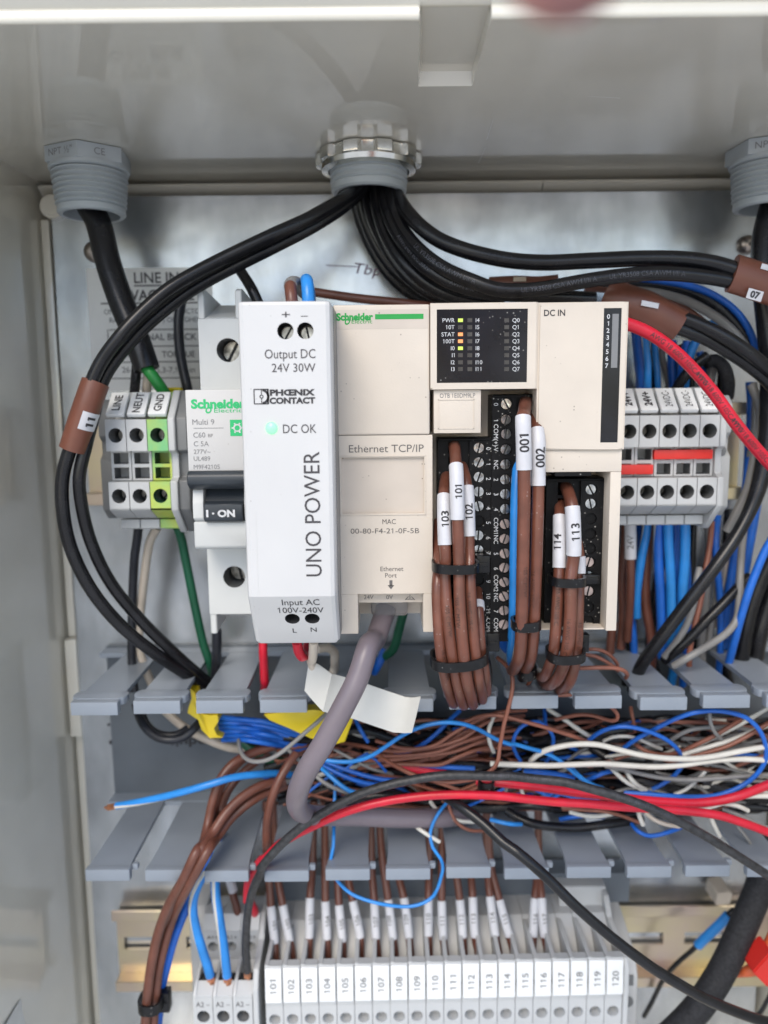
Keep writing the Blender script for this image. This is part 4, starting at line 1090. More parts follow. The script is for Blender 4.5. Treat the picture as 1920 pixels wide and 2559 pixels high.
# ------------------------------------------------------------------ brown control wires with numbered sleeves and their ties
Bz = 'brown control wires on the screw plugs'
def ctl(label, spec, r, slv=None, m='brown'):
    o = wire('control_wire', label, 'wire', 'A8 ' + spec, r, M[m], Bz, 14)
    if slv:
        v0, v1, u, txt, hh, mid = slv
        p = o_path[o.name]
        s0, s1 = p.near_z(zp('A8', u, v0, 76)), p.near_z(zp('A8', u, v1, 80))
        sleeve(o, min(s0, s1), max(s0, s1), r + .32, M['tag'], txt, hh, True, M['ink'], turn=mid)
    return o
ctl('brown wire in the highest entry, its sleeve face reading 101 sideways', '235,95,62 243,130,71 250,220,76 256,320,79 265,690,81 275,1000,81 285,1400,83 308,1700,84 338,1950,82 372,2090,74 388,2150,64 385,2120,54 372,1950,46', 1.62, (300, 700, 262, '101', 1.9, -.25))
ctl('brown wire with the lowest white sleeve, reading 103', '190,310,60 172,360,68 158,500,76 165,890,80 172,1000,80 165,1100,80 182,1400,82 215,1700,83 258,1950,80 295,2110,72 318,2150,60 322,2050,50', 1.58, (500, 895, 162, '103', 2.0, -.15))
ctl('brown wire sleeved 102 nearest the screw heads', '285,240,62 312,300,70 340,430,75 356,820,77 360,1000,78 362,1100,80 378,1400,82 402,1700,83 432,1950,80 455,2060,72 462,2110,60 455,2000,48', 1.5, (430, 822, 350, '102', 2.0, -.1))
ctl('brown wire with a half hidden sleeve, squeezed behind the 101 wire', '262,210,60 285,280,68 300,400,73 308,690,76 318,1000,77 325,1100,77 335,1400,78 352,1700,78 380,1950,76', 1.5, (330, 705, 303, '104', 1.9, .3))
ctl('outermost brown wire of the big bundle, facing the network cable', '120,700,66 112,900,72 118,1060,77 104,1200,80 108,1400,81 128,1700,82 168,1950,79 215,2100,70 238,2140,58 240,2040,48', 1.55)
ctl('brown wire bulging out of the big bundle below the tie, toward the screws', '420,1190,64 424,1300,71 432,1400,75 450,1700,78 480,1900,77 492,2000,71 490,2060,60 470,1950,48', 1.45, (1215, 1362, 424, '', 1.9, 0))
ctl('black wire curling round the outer side of the big brown bundle', '470,1720,66 505,1850,66 512,1960,66 495,2050,66 440,2120,62 385,2160,58', 1.1, m='black')
o = ctl('white sleeved wire end hidden behind the big bundle, beside the cover', '105,880,66 98,1000,67 88,1200,68 76,1500,68 74,1540,67', 1.1)
sleeve(o, 1, o_path[o.name].L - 1, 1.35, M['tag'])
w1 = ctl('brown wire under the double zero one sleeve', 'A7 790,850,63 778,895,71 768,960,76 766,1010,78 A8 782,-120,79 788,150,80 790,500,80 783,900,80 776,1300,80 768,1600,79 755,1760,76 728,1840,68 700,1880,58 690,1870,46', 1.75)
p = o_path[w1.name]; sleeve(w1, p.near_z(zp('A7', 765, 1005, 78)), p.near_z(zp('A8', 788, 308, 80)), 2.1, M['tag'], '001', 2.5, True, M['ink'], turn=-.1)
w2 = ctl('brown wire under the double zero two sleeve', 'A7 830,970,63 845,1020,70 866,1090,75 878,1200,77 A8 900,150,77 902,420,77 893,800,78 880,1200,78 862,1600,77 850,1740,74 826,1830,66 800,1870,56 790,1850,44', 1.7)
p = o_path[w2.name]; sleeve(w2, p.near_z(zp('A7', 868, 1105, 75)), p.near_z(zp('A8', 902, 422, 77)), 2.02, M['tag'], '002', 2.5, True, M['ink'], turn=-.35)
wire('control_wire', 'light blue wire with white tracer beside the 001 wire', 'wire', 'A8 760,150,66 738,300,69 726,500,71 718,900,72 714,1300,72 708,1500,71 700,1640,68 690,1760,62 700,1850,50', 1.5, [M['blue'], M['whitew']], Bz, 24, stripe=.005, phase=.45)
w4 = ctl('brown wire sleeved 113 in the top entry of the DC IN module', '1095,415,60 1125,440,67 1150,510,72 1170,590,75 1180,770,76 1182,970,76 1170,1060,76 1158,1160,77 1158,1400,78 1140,1650,78 1112,1800,76 1070,1920,70 1015,1985,62 960,1990,52 925,1940,42', 1.75)
p = o_path[w4.name]; sleeve(w4, p.near_z(zp('A8', 1172, 580, 75)), p.near_z(zp('A8', 1182, 968, 76)), 2.1, M['tag'], '113', 2.3, True, M['ink'], turn=-.3)
w5 = ctl('brown wire sleeved 114, lower neighbour of the 113 wire', '1080,530,60 1074,600,68 1072,660,71 1070,900,73 1068,1070,74 1064,1160,75 1050,1400,76 1036,1600,77 1020,1750,75 985,1860,70 945,1930,62 905,1900,50', 1.6)
p = o_path[w5.name]; sleeve(w5, p.near_z(zp('A8', 1072, 662, 71)), p.near_z(zp('A8', 1068, 1065, 74)), 1.92, M['tag'], '114', 2.1, True, M['ink'], turn=.35)
w6 = ctl('brown wire at the open side of the small bundle, next to the reddish screw', '1150,640,64 1190,800,70 1222,980,71 1222,1160,72 1216,1400,74 1208,1650,75 1190,1820,73 1160,1950,68 1110,2020,60 1050,2030,50 1000,1990,42', 1.65)
p = o_path[w6.name]; sleeve(w6, p.near_z(zp('A8', 1222, 975, 71)), p.near_z(zp('A8', 1222, 1120, 72)), 1.9, M['tag'])
w7 = ctl('brown wire half hidden between the 113 and 114 sleeves', '1120,620,62 1122,700,67 1122,900,69 1118,1070,70 1112,1300,70 1100,1600,70', 1.4)
p = o_path[w7.name]; sleeve(w7, p.near_z(zp('A8', 1122, 690, 67)), p.near_z(zp('A8', 1120, 1050, 70)), 1.7, M['tag'], '115', 1.9, True, M['ink'])

for o in [q for q in bpy.data.objects if q.name.startswith('control_wire') and 'brown wire' in q['label']]:
    p = o_path[o.name]
    if p.L < 60: continue
    bm = B()
    for f_ in (.5,): text_on(bm, p, rnd.choice(('16 AWG 105 C', '105 C MTW', '18 AWG 600V')), p.L * (f_ + rnd.uniform(-.05, .05)), 1.1, 1.72, False, 0.0, None, rnd.uniform(-.5, .5))
    build(bm, 'lettering', M['faint_ink'], o, sm=0, recalc=False)
def tie(label, key, ua, ub, v, D, depth, hgt, head, tilt=0.0, sag=0.0):
    a, b = zp(key, ua, v, D), zp(key, ub, v, D); c = (a + b) / 2; rx = (b.x - a.x) / 2
    t = thing('cable_tie', label, 'cable tie', c, 'black cable ties')
    bm = B(); n = 40; R1 = []
    for i in range(n):
        g_ = i * 2 * math.pi / n
        for off, dz in ((0, hgt / 2), (.75, hgt / 2), (.75, -hgt / 2), (0, -hgt / 2)):
            sx, sd = math.copysign(abs(math.cos(g_)) ** .75, math.cos(g_)), math.copysign(abs(math.sin(g_)) ** .75, math.sin(g_))
            R1.append(bm.verts.new(V(c.x + sx * (rx + off), D + sd * (depth + off), c.z + dz + tilt * sx - sag * max(0, sd))))
    for i in range(n):
        for k in range(4):
            bm.faces.new((R1[i * 4 + k], R1[i * 4 + (k + 1) % 4], R1[((i + 1) % n) * 4 + (k + 1) % 4], R1[((i + 1) % n) * 4 + k]))
    build(bm, 'strap', M['tie'], t, sm=40)
    if head:
        hx0, hy0, hx1, hy1, hd = head
        p, q = zp(key, hx0, hy0, hd), zp(key, hx1, hy1, hd)
        bm = B(); box(bm, p.x, q.x, hd - 4, hd, q.z, p.z, .4); box(bm, p.x + .8, q.x - .8, hd - .2, hd + .35, (p.z + q.z) / 2 - .5, (p.z + q.z) / 2 + .5, .1); build(bm, 'head', M['tie'], t)
    return t
tie('black tie round the big brown bundle just under its sleeves', 'A8', 82, 412, 1052, 78, 5.6, 2.5, (412, 978, 522, 1112, 73), -.1)
tie('black tie round the big brown bundle above its bottom loop', 'A8', 68, 488, 1765, 78.5, 6.2, 2.7, (494, 1592, 598, 1735, 71), .8, 1.0)
tie('black tie round the 001 and 002 wires', 'A8', 708, 900, 1506, 77, 3.6, 2.6, (890, 1470, 925, 1560, 75), .1, .3)
tie('black tie under the 113 and 114 sleeves', 'A8', 1002, 1248, 1160, 74, 5.2, 2.4, (1252, 1128, 1392, 1200, 71), -.05)
tie('black tie above the bottom loop of the 113 and 114 wires', 'A8', 985, 1245, 1742, 75, 5.0, 2.5, (1240, 1600, 1305, 1740, 66), .2, .5)
tie('small black tie gathering brown wires beneath the long screw plug', 'C5', 470, 610, 310, 55, 4, 3.0, None, .8)

# ------------------------------------------------------------------ wires and plug of the power supply and network port
S1, S2 = U(628, 655, 88), U(664, 650, 88)
o = wire('supply_wire', 'brown wire with grey sheath arching into the plus output', 'wire', [V(S1.x, 84, S1.z - 4), V(S1.x, 85, S1.z + 1), U(628, 618, 82), U(640, 612, 74), U(655, 630, 62), U(670, 650, 50)], 1.55, M['brownb'])
p = o_path[o.name]; sleeve(o, p.near_z(U(629, 617, 82)), p.L * .72, 1.8, M['greyw'], name='sheath')
wire('supply_wire', 'bright blue wire arching into the minus output', 'wire', [V(S2.x, 84, S2.z - 4), V(S2.x, 85, S2.z + 1), U(664, 612, 83), U(662, 606, 75), U(668, 625, 62), U(672, 650, 50)], 1.6, M['blue'], n=14)
wire('supply_wire', 'straight brown wire crossing the panel behind the controller top', 'wire', 'C1 200,720,30 380,752,30 640,790,30 900,818,30 1150,850,30', 1.5, M['brownb'])
PL = thing('network_plug', 'clear plastic network plug under the Ethernet port print', 'plug', U(840, 1310, 60))
bm = B(); a, b = zp('A6', 1130, 1075, 63), zp('A6', 1412, 1165, 63)
prism(bm, [(a.x, a.z + 1), (b.x, a.z + 1), (b.x, b.z), (b.x - .5, b.z - 1.2), (a.x + .5, b.z - 1.2), (a.x, b.z)], 54, 63, 'D', .3); build(bm, 'body', M['clear'], PL)
bm = B(); a, b = zp('A6', 1155, 1080, 63.5), zp('A6', 1372, 1093, 63.5); box(bm, a.x, b.x, 62.9, 63.6, b.z, a.z, .1); build(bm, 'contact_bar', M['marker'], PL)
wire('network_cable', 'thick mauve grey network cable hanging from the port into the duct', 'cable', 'A6 1245,1130,58 1225,1200,60 1165,1370,66 1080,1570,74 B4 690,40,76 625,240,80 520,450,82 410,650,82 305,820,80 245,960,76 240,1060,68 300,1110,58 420,1120,50 650,1125,45 900,1135,42 1150,1135,38 1300,1120,30', 3.15, M['mauve'], n=18)
# tape flag on the cream wire
FL = thing('tape_flag', 'folded white tape flag behind the network cable', 'tape', zp('B4', 450, 350, 62))
bm = B()
rows_ = [((315, 118, 60), (285, 320, 62)), ((385, 160, 62), (340, 385, 64)), ((460, 215, 66), (402, 452, 67)), ((470, 215, 65), (440, 462, 66)), ((545, 235, 62), (520, 480, 63)), ((660, 270, 61), (600, 500, 62)), ((790, 315, 62), (730, 545, 63)), ((925, 360, 64), (850, 585, 65)), ((975, 365, 67), (925, 590, 68)), ((1025, 358, 70), (970, 588, 71))]
for side_ in (0, .35):
    A_ = [bm.verts.new(zp('B4', *a) + V(0, side_, 0)) for a, b in rows_]; C_ = [bm.verts.new(zp('B4', *b) + V(0, side_, 0)) for a, b in rows_]
    M_ = [bm.verts.new((zp('B4', *a) + zp('B4', *b)) / 2 + V(0, side_ + .5, 0)) for a, b in rows_]
    for i in range(len(rows_) - 1):
        bm.faces.new((A_[i], A_[i + 1], M_[i + 1], M_[i])); bm.faces.new((M_[i], M_[i + 1], C_[i + 1], C_[i]))
build(bm, 'tape', M['paper'], FL, sm=50)
wire('lead_wire', 'cream wire dropping from the neutral input into the tape flag', 'wire', 'A6 690,1395,74 688,1440,73 680,1530,68 B4 325,130,62 360,230,60 420,380,58', 1.35, M['creamw'])
wire('lead_wire', 'faded beige wire curving down behind the tape flag', 'wire', 'A6 720,1450,44 800,1440,42 850,1480,40 850,1550,38 835,1640,36 B4 480,160,34 440,300,32', 1.5, M['creamw'])
wire('lead_wire', 'red wire loop under the live input of the power supply', 'wire', 'A6 560,1395,72 575,1470,70 600,1510,68 630,1490,64 640,1430,58', 1.45, M['red'])
wire('lead_wire', 'red wire dropping straight behind a duct finger', 'wire', 'A6 300,1400,36 302,1480,36 308,1600,34 312,1700,32 B3 1215,250,30 1210,330,22', 1.45, M['red'])
wire('lead_wire', 'dark green wire running down behind the network cable', 'wire', 'A6 1385,1150,34 1350,1280,32 1300,1450,30 1260,1600,26 B4 740,130,22', 1.6, M['dkgreen'])
wire('lead_wire', 'deep blue wire behind the network cable near the duct edge', 'wire', 'A6 1240,1450,26 1190,1560,26 1160,1690,24 B4 730,200,20', 1.5, M['blued'])
wire('lead_wire', 'deep blue wire rising behind the big brown loop', 'wire', 'C5 300,-40,46 310,40,44 350,90,42', 1.6, M['blued'])

# ------------------------------------------------------------------ black cables from the bushings
t_ = 'black cable runs under the top wall'
o = wire('power_cable', 'thick black power cable from the bushing down to the ground terminal', 'cable', 'F 190,440,27 212,480,27 232,560,29 262,650,31 297,735,33 318,798,34', 4.1, M['black'], n=18)
wire('lead_wire', 'black wire leaving the power cable for the LINE terminal', 'wire', 'F 296,780,32 294,810,32 291,845,30 288,880,26', 1.6, M['black'])
wire('lead_wire', 'cream wire leaving the power cable for the NEUT terminal', 'wire', 'A3 950,800,31 960,880,31 955,930,30 950,990,26', 1.5, M['creamw'])
wire('lead_wire', 'bright green wire leaving the power cable for the ground terminal', 'wire', 'F 314,792,34 330,812,35 348,838,34 362,862,30 368,890,26', 1.9, M['green'])
wire('lead_wire', 'charcoal wire hanging straight behind the black pair, beside the breaker', 'wire', 'A3 1180,380,20 1160,500,20 1165,700,20 1190,850,20 1215,960,20 1225,1060,18', 1.7, M['navy'])
wire('lead_wire', 'short black wire entering the top of the breaker', 'wire', 'A3 1560,200,34 1600,260,36 1640,330,38 1680,420,38', 1.7, M['black'])
bmp = U(380, 850, 14)
Y_ = thing('foot_clip', 'yellow snap foot beside the ground terminal', 'clip', U(372, 850, 14)); bm = B(); a, b = U(366, 838, 20), U(392, 866, 20); prism(bm, [(8, b.z), (22, b.z + 1), (24, a.z), (8, a.z)], a.x, b.x + 1, bev=.4); build(bm, 'tab', M['yellow'], Y_)
for lab, m_, sp in (('charcoal wire leaving the bottom of the LINE terminal', 'navy', 'A4 730,1240,26 720,1330,24 700,1480,22 B3 425,30,20 428,130,20 436,250,22 442,300,22'),
                    ('cream wire leaving the bottom of the NEUT terminal', 'creamw', 'A4 870,1240,24 820,1330,22 790,1480,20 B3 470,40,18 500,150,17 545,260,16 590,380,16 680,470,18 760,530,20 880,590,20 1000,635,20 1120,650,18'),
                    ('dark green wire leaving the bottom of the ground terminal', 'dkgreen', 'A4 1020,1240,26 1050,1330,24 1080,1480,22 B3 850,20,20 880,110,20 905,200,18 930,320,14')):
    wire('lead_wire', lab, 'wire', sp, 1.55, M[m_])
wire('lead_wire', 'charcoal wire dropping from the breaker behind a duct finger', 'wire', 'B3 930,-60,30 930,40,28 925,150,24 915,260,20', 1.7, M['navy'])
# pair to the side with its sleeve
A_ = wire('signal_cable', 'black cable sweeping over the rating label, upper of the pair', 'cable', 'F 790,378,24 772,408,29 742,430,35 700,454,41 660,476,45 600,503,48 540,531,49 480,560,50 420,591,52 370,621,54 310,672,56 260,726,58 218,784,58 195,835,58 178,890,58 155,960,58 136,1030,58 136,1100,58 152,1180,57 195,1270,55 260,1350,51 340,1415,44 400,1455,36 440,1480,26', 2.0, M['black'], t_, 14)
B_ = wire('signal_cable', 'black cable sweeping over the rating label, lower of the pair', 'cable', 'F 800,378,20 784,408,25 750,442,32 680,488,40 610,525,43 540,560,45 470,595,46 410,630,48 350,675,50 300,720,52 250,778,53 222,825,54 205,890,55 187,960,56 172,1030,57 178,1100,56 200,1180,54 240,1260,51 300,1335,47 365,1400,42 415,1445,34 450,1475,24', 1.9, M['black'], t_, 14)
SL = thing('marker_sleeve', 'brown sleeve numbered 11 holding the black pair together', 'sleeve', U(185, 900, 58), 'brown heatshrink sleeves')
pa = Path(pz('F 207,826,56 192,868,57 176,915,57 158,972,57')); bm = B(); tube(bm, pa, 4.0, 20); build(bm, 'heatshrink', M['shrink'], SL, sm=50)
bm = B(); patch(bm, pa, pa.L * .40, pa.L * .66, 4.12, -.15, 1.45); build(bm, 'number_band', M['tag'], SL, sm=50, recalc=False)
bm = B(); text_on(bm, pa, '11', pa.L * .53, 2.5, 4.16, True, .05, 3.0, turn=-.62); build(bm, 'lettering', M['ink'], SL, recalc=False, sm=0)

fan = [('black twin cable, topmost of those bending from the hub toward the small red wire', 2.35, 'C1 860,40,20 900,105,25 935,165,30 985,240,36 1070,330,40 1180,410,42 1320,470,44 1480,515,45 1660,548,45 C2 300,235,45 600,222,46 900,210,47 1150,215,48 1330,240,49 1480,285,50 1660,350,50', 'black', None),
       ('black cable with white print, second below the hub, ending in the 07 sleeve', 2.2, 'C1 860,70,24 890,200,30 960,360,36 1070,490,42 1220,600,46 1400,680,49 1560,725,50 1660,740,50 C2 0,398,50 150,405,50 300,392,50 460,362,50 620,335,50 800,312,50 1000,300,50 1200,312,50 1430,348,50 1600,400,50', 'black', ('UL YR3508 CSA AWM I/II A', 1.3, (.3, .56, .75), M['silver_ink'], False)),
       ('black cable with worn white print under the hub, third of the fan', 2.1, 'C1 820,70,22 840,200,28 900,350,34 990,480,38 1110,600,42 1260,690,44 1420,740,45 1600,775,45 C2 0,425,44 300,440,44 600,455,42', 'black', ('AWM 2464 80C 300V', 1.2, (.35, .6), M['silver_ink'], False)),
       ('black cable in the middle of the fan below the hub', 2.1, 'C1 770,70,20 790,230,26 850,400,30 960,560,34 1100,690,36 1250,770,37 1420,810,37 1600,830,36', 'black', None),
       ('black cable in the fan that vanishes behind the light panel', 2.0, 'C1 720,80,18 745,240,22 810,400,26 920,580,28 1060,720,30 1230,800,30 1400,830,30', 'black', None),
       ('black cable lowest in the fan, lying on the panel toward the controller', 2.0, 'C1 670,90,16 690,220,16 735,360,16 810,500,16 920,640,16 1060,740,16 1220,800,16 1400,850,16', 'black', None),
       ('black cable at the inner edge of the fan, brushing the pen writing', 1.9, 'C1 640,100,13 655,220,12 695,350,11 760,490,10 860,640,10 980,750,10 1120,820,10 1280,860,10', 'black', None)]
for lab, r, sp, m_, pr in fan: wire('signal_cable', lab, 'cable', sp, r, M[m_], t_, 14, printed=pr)
def shrink(label, spec, r, flat, num=None, at=.6, h=2.2, turn=0):
    pa = Path(pz(spec)); s = thing('marker_sleeve', label, 'sleeve', pa.p[0], 'brown heatshrink sleeves')
    bm = B(); tube(bm, pa, r, 20, flat=flat); build(bm, 'heatshrink', M['shrink'], s, sm=50)
    return s, pa
s, pa = shrink('brown sleeve numbered 07 beside the domed panel screw', 'C2 1440,300,50 1500,318,50 1580,345,50 1700,385,50', 5.6, (Vector((0, -1, 0)), .55))
bm = B(); a = zp('C2', 1580, 432, 53.6); rr = (XR + ZU * -.28).normalized(); uu = Vector((0, -1, 0)).cross(rr); obox(bm, a, rr, uu, 4.6, 3.0, .25, .08); obox(bm, zp('C2', 1645, 262, 53), rr, uu, 2.6, 1.6, .25, .08); bb = build(bm, 'number_band', M['tag'], s)
bm = B(); put(bm, '07', a, rr, uu, 1.8, bold=.05); build(bm, 'lettering', M['ink'], s, recalc=False, sm=0)
s, pa = shrink('brown sleeve with blank white band behind the corner of the DC IN module', 'C2 690,430,38 790,475,40 900,510,41 1010,565,41 1115,625,41', 5.4, (Vector((0, -1, 0)), .6))
bm = B(); a = zp('C2', 940, 490, 45); rr = (XR + ZU * -.2).normalized(); obox(bm, a, rr, Vector((0, -1, 0)).cross(rr), 5.4, 1.6, .25, .08); build(bm, 'number_band', M['tag'], s)
s, pa = shrink('thin brown sleeve tip peeking out above the long printed cable', 'C2 -40,365,30 120,358,32 260,362,32 380,350,33', 2.2, None)
bm = B(); a = zp('C2', 145, 335, 35); obox(bm, a, XR, ZU, 4.0, 1.4, .25, .05); build(bm, 'number_band', M['creamw'], s)
side = [('black cable leaving the brown sleeve, upper of two, toward the edge', 2.2, 'C2 1080,560,41 1180,590,42 1300,640,43 1430,710,44 1560,800,44 1700,920,42', 'black'),
        ('black cable leaving the brown sleeve, lower of two', 2.1, 'C2 1040,610,41 1140,645,41 1280,700,41 1420,780,41 1540,860,41 1660,960,40 1750,1080,38', 'black'),
        ('deep blue wire curving over the supply terminals toward the enclosure corner', 1.2, 'C2 880,330,24 1000,345,24 1150,370,24 1300,420,24 1440,510,24 1530,620,24 1580,740,24 1620,900,22', 'blued'),
        ('black cable lying under the blue curve', 2.0, 'C2 560,360,22 800,360,22 1000,370,22 1180,410,22 1330,490,22 1450,600,22 1540,720,22 1600,860,20', 'black'),
        ('grey wire curving inside the black one over the supply terminals', 1.5, 'C2 700,405,28 850,408,28 1000,425,28 1150,465,28 1300,540,28 1430,640,28 1530,760,28', 'greyw'),
        ('thin brown wire crossing above the controller corner', 1.0, 'C2 540,392,30 700,405,30 850,425,29 1000,455,28 1160,520,27 1260,590,26 1330,650,24', 'brownb')]
for lab, r, sp, m_ in side: wire('signal_cable' if r > 1.8 else 'lead_wire', lab, 'cable' if r > 1.8 else 'wire', sp, r, M[m_], 'wires curving over the supply terminals')
wire('lead_wire', 'glossy red wire with black print passing over the supply terminals', 'wire', 'F 1300,690,62 1345,697,62 1400,718,62 1465,765,62 1535,840,62 1590,915,62 1635,970,61 1680,1020,60', 1.8, M['red'], n=14, printed=('AWG 18 600V 105C MTW', 1.35, (.36, .60, .84), M['ink'], False))
GR = Path(pz('F 1668,440,27 1650,520,28 1652,620,30 1662,720,31 1668,820,32 1664,920,34 1650,1010,36 1630,1080,38 1596,1150,40 1545,1225,42 1480,1310,42 1420,1390,40 1385,1440,36 1368,1490,28'))
wire('power_cable', 'black cable from the corner bushing sweeping back under the supply terminals', 'cable', GR, lambda t: 3.6 - 1.5 * min(1, max(0, (t - .38) / .2)), M['black'], n=16)
"""grey companion of that cable"""
wire('lead_wire', 'grey wire hugging the sweep of the black corner cable', 'wire', 'B1 1100,1000,24 1150,1120,26 1165,1250,28 1140,1420,30 1110,1560,30 1075,1720,30 1010,1860,30 930,2010,28', 1.5, M['greyw'])

# ------------------------------------------------------------------ wires under and over the supply terminals
SD = random.Random(5)
G1 = 'wires dropping from the supply terminals'
for lab, m_, r, sp in (
    ('blue wire with white tracer slanting from the first 24V+ terminal', ('blue', 'whitew'), 1.5, 'B2 520,180,22 510,320,22 470,520,22 440,720,21 420,900,20 420,1100,18'),
    ('deep blue wire with white tracer under the second 24V+ terminal', ('blued', 'whitew'), 1.6, 'B2 630,180,26 625,400,26 630,620,26 645,900,25 655,1200,23 660,1480,20'),
    ('bright blue wire in the middle under the supply terminals', ('blue',), 1.6, 'B2 715,180,28 720,400,28 735,640,28 745,900,27 745,1200,25 735,1450,20'),
    ('teal blue wire tucked behind the middle blue one', ('blued',), 1.5, 'B2 790,180,22 785,420,22 790,700,22 800,1000,21 790,1300,20'),
    ('light blue wire straight under the middle 24VDC- terminal', ('blue',), 1.7, 'B2 875,180,28 878,400,28 870,620,28 850,860,27 850,1040,25 810,1250,23 730,1460,18'),
    ('grey wire bending from the supply terminals into the duct', ('greyw',), 1.2, 'B2 1010,640,26 990,760,28 960,960,30 890,1180,30 800,1330,30 680,1480,28'),
    ('thin brown wire hanging in front of the grey ones into a duct gap', ('brownt',), 1.0, 'B2 1130,200,20 1110,420,22 1065,680,26 1030,900,28 975,1150,30 925,1380,30 915,1520,30 925,1680,26'),
    ('grey wire hanging straight at the clamp end of the supply terminals', ('greyw',), 1.2, 'B2 1240,420,14 1220,620,14 1190,850,14 1130,1150,14 1090,1400,14'),
    ('beige wire hanging near the clamp end of the supply terminals', ('creamw',), 1.1, 'B2 1290,440,12 1240,700,12 1200,900,12 1150,1200,12'),
    ('long grey wire bowing outward and back over a duct finger', ('greyw',), 1.25, 'B2 1430,280,20 1410,480,24 1395,700,28 1390,920,30 1360,1130,32 1270,1250,34 1130,1350,36 980,1440,38 860,1510,38 770,1560,36'),
    ('dark blue wire behind the bowing grey wire', ('blued',), 1.6, 'B2 1390,260,14 1350,500,14 1310,740,14 1270,1000,14 1240,1300,14'),
    ('second dark blue wire deep at the enclosure corner', ('blued',), 1.7, 'B2 1560,-60,12 1520,200,12 1470,480,12 1420,760,12 1330,1050,12 1250,1400,12'),
    ('vivid blue wire swinging in from the edge toward the duct', ('blued',), 1.35, 'B2 1720,330,34 1640,460,34 1560,640,34 1480,850,34 1410,1080,33 1350,1300,31 1290,1530,26'),
    ('black wire running parallel below the black sweep', ('black',), 1.7, 'B2 1480,720,26 1380,820,28 1230,980,30 1080,1130,31 930,1290,31 790,1420,30 680,1510,26'),
    ('thick black cable along the edge behind the vivid blue wire', ('black',), 2.8, 'B2 1760,430,24 1650,620,24 1560,820,24 1490,1020,24 1440,1250,24 1400,1540,22'),
    ('second thick black cable along the edge', ('black',), 2.8, 'B2 1800,640,22 1700,850,22 1630,1080,22 1570,1300,22 1540,1480,20'),
    ('deep blue wire above the second 24V+ terminal', ('blued',), 2.0, 'B1 335,600,20 330,720,20 345,850,20 355,960,20 360,1080,18'),
    ('thin white traced blue wire beside it above the 24V+ terminal', ('blue', 'whitew'), 1.2, 'B1 360,620,24 372,740,24 385,850,24 385,960,24 385,1060,20'),
    ('blue wire above the middle 24VDC- terminal', ('blued',), 1.6, 'B1 660,700,18 640,800,18 625,900,18 615,1060,16'),
    ('light blue wire above the middle 24VDC- terminal', ('blue',), 1.5, 'B1 720,690,20 690,760,20 665,840,20 645,940,20 640,1060,16'),
    ('blue wire end stub fanning above the fourth supply terminal', ('blue',), 1.4, 'B1 880,560,20 830,580,20 770,620,20 720,690,20'),
    ('black wire crossing down toward the middle supply terminal', ('black',), 1.8, 'B1 800,800,24 720,860,24 650,930,24 600,1000,22 570,1060,18'),
    ('black textured wire loop above the outermost supply terminal', ('blacktex',), 2.2, 'B1 780,850,20 850,830,20 910,880,22 940,980,22 935,1080,18'),
    ('grey wire hanging beside the outermost supply terminal', ('greyw',), 1.2, 'B1 1120,980,14 1130,1100,14 1125,1250,14 1110,1400,14 1090,1500,14'),
    ('deep blue wire hanging beside the end clamp', ('blued',), 1.5, 'B1 1090,980,10 1100,1150,10 1085,1400,10 1070,1650,10 1040,1900,10'),
    ('brown wire behind the corner of the DC IN module', ('brownb',), 1.6, 'B2 320,200,14 300,500,14 280,800,14 290,1050,14 270,1400,14'),
    ('dark brown wire under the corner of the DC IN module', ('brownb',), 1.6, 'B2 200,1150,14 180,1280,14 170,1440,14'),
):
    mm = [M[k] for k in m_]
    wire('lead_wire', lab, 'wire', sp, r, mm if len(mm) > 1 else mm[0], G1, n=20 if len(mm) > 1 else 10, stripe=.012 if len(mm) > 1 else 0)
ordn = ('first', 'second', 'third', 'fourth', 'fifth', 'sixth', 'seventh', 'eighth', 'ninth', 'tenth')
for k in range(10):
    m_ = ('blued', 'black', 'blue', 'greyw', 'blued', 'brownb', 'black', 'blued', 'greyw', 'black')[k]; nm = {'blued': 'deep blue', 'black': 'black', 'blue': 'blue', 'greyw': 'grey', 'brownb': 'brown'}[m_]
    wire('lead_wire', f'{ordn[k]} of the shaded wires behind the supply terminals, counted from the controller, {nm}', 'wire',
         f'F {1372+20*k},{705+8*k},{8+k%3*3} {1376+20*k+SD.uniform(-6,6):.1f},{760+5*k},{9+k%3*3} {1380+20*k+SD.uniform(-8,8):.1f},830,{9+k%3*3} {1380+20*k},900,8', SD.uniform(1.1, 1.7), M[m_], 'shaded wires behind the supply terminals')
    m_ = ('black', 'blued', 'brownb', 'black', 'blue', 'blued', 'black', 'greyw', 'blued', 'black')[k]; nm = {'blued': 'deep blue', 'black': 'black', 'blue': 'blue', 'greyw': 'grey', 'brownb': 'brown'}[m_]
    wire('lead_wire', f'{ordn[k]} of the shaded wires below the supply terminals, counted from the controller, {nm}', 'wire',
         f'F {1352+25*k},1100,8 {1354+25*k+SD.uniform(-8,8):.1f},1180,{10+k%3*3} {1350+25*k+SD.uniform(-12,12):.1f},1290,{11+k%3*3} {1346+25*k+SD.uniform(-16,16):.1f},1400,{10+k%3*3} {1350+25*k},1480,8', SD.uniform(1.2, 1.9), M[m_], 'shaded wires below the supply terminals')
o = wire('lead_wire', 'brown wire with long white sleeve under the first 24V+ terminal', 'wire', 'B2 360,180,26 362,400,26 362,600,26 362,800,25 350,1050,22 330,1320,18', 1.5, M['brownb'], G1)
p = o_path[o.name]; sleeve(o, p.near_z(zp('B2', 360, 230, 26)), p.near_z(zp('B2', 362, 560, 26)), 1.95, M['tag'], '24V', 2.0, True, M['grey_ink'])

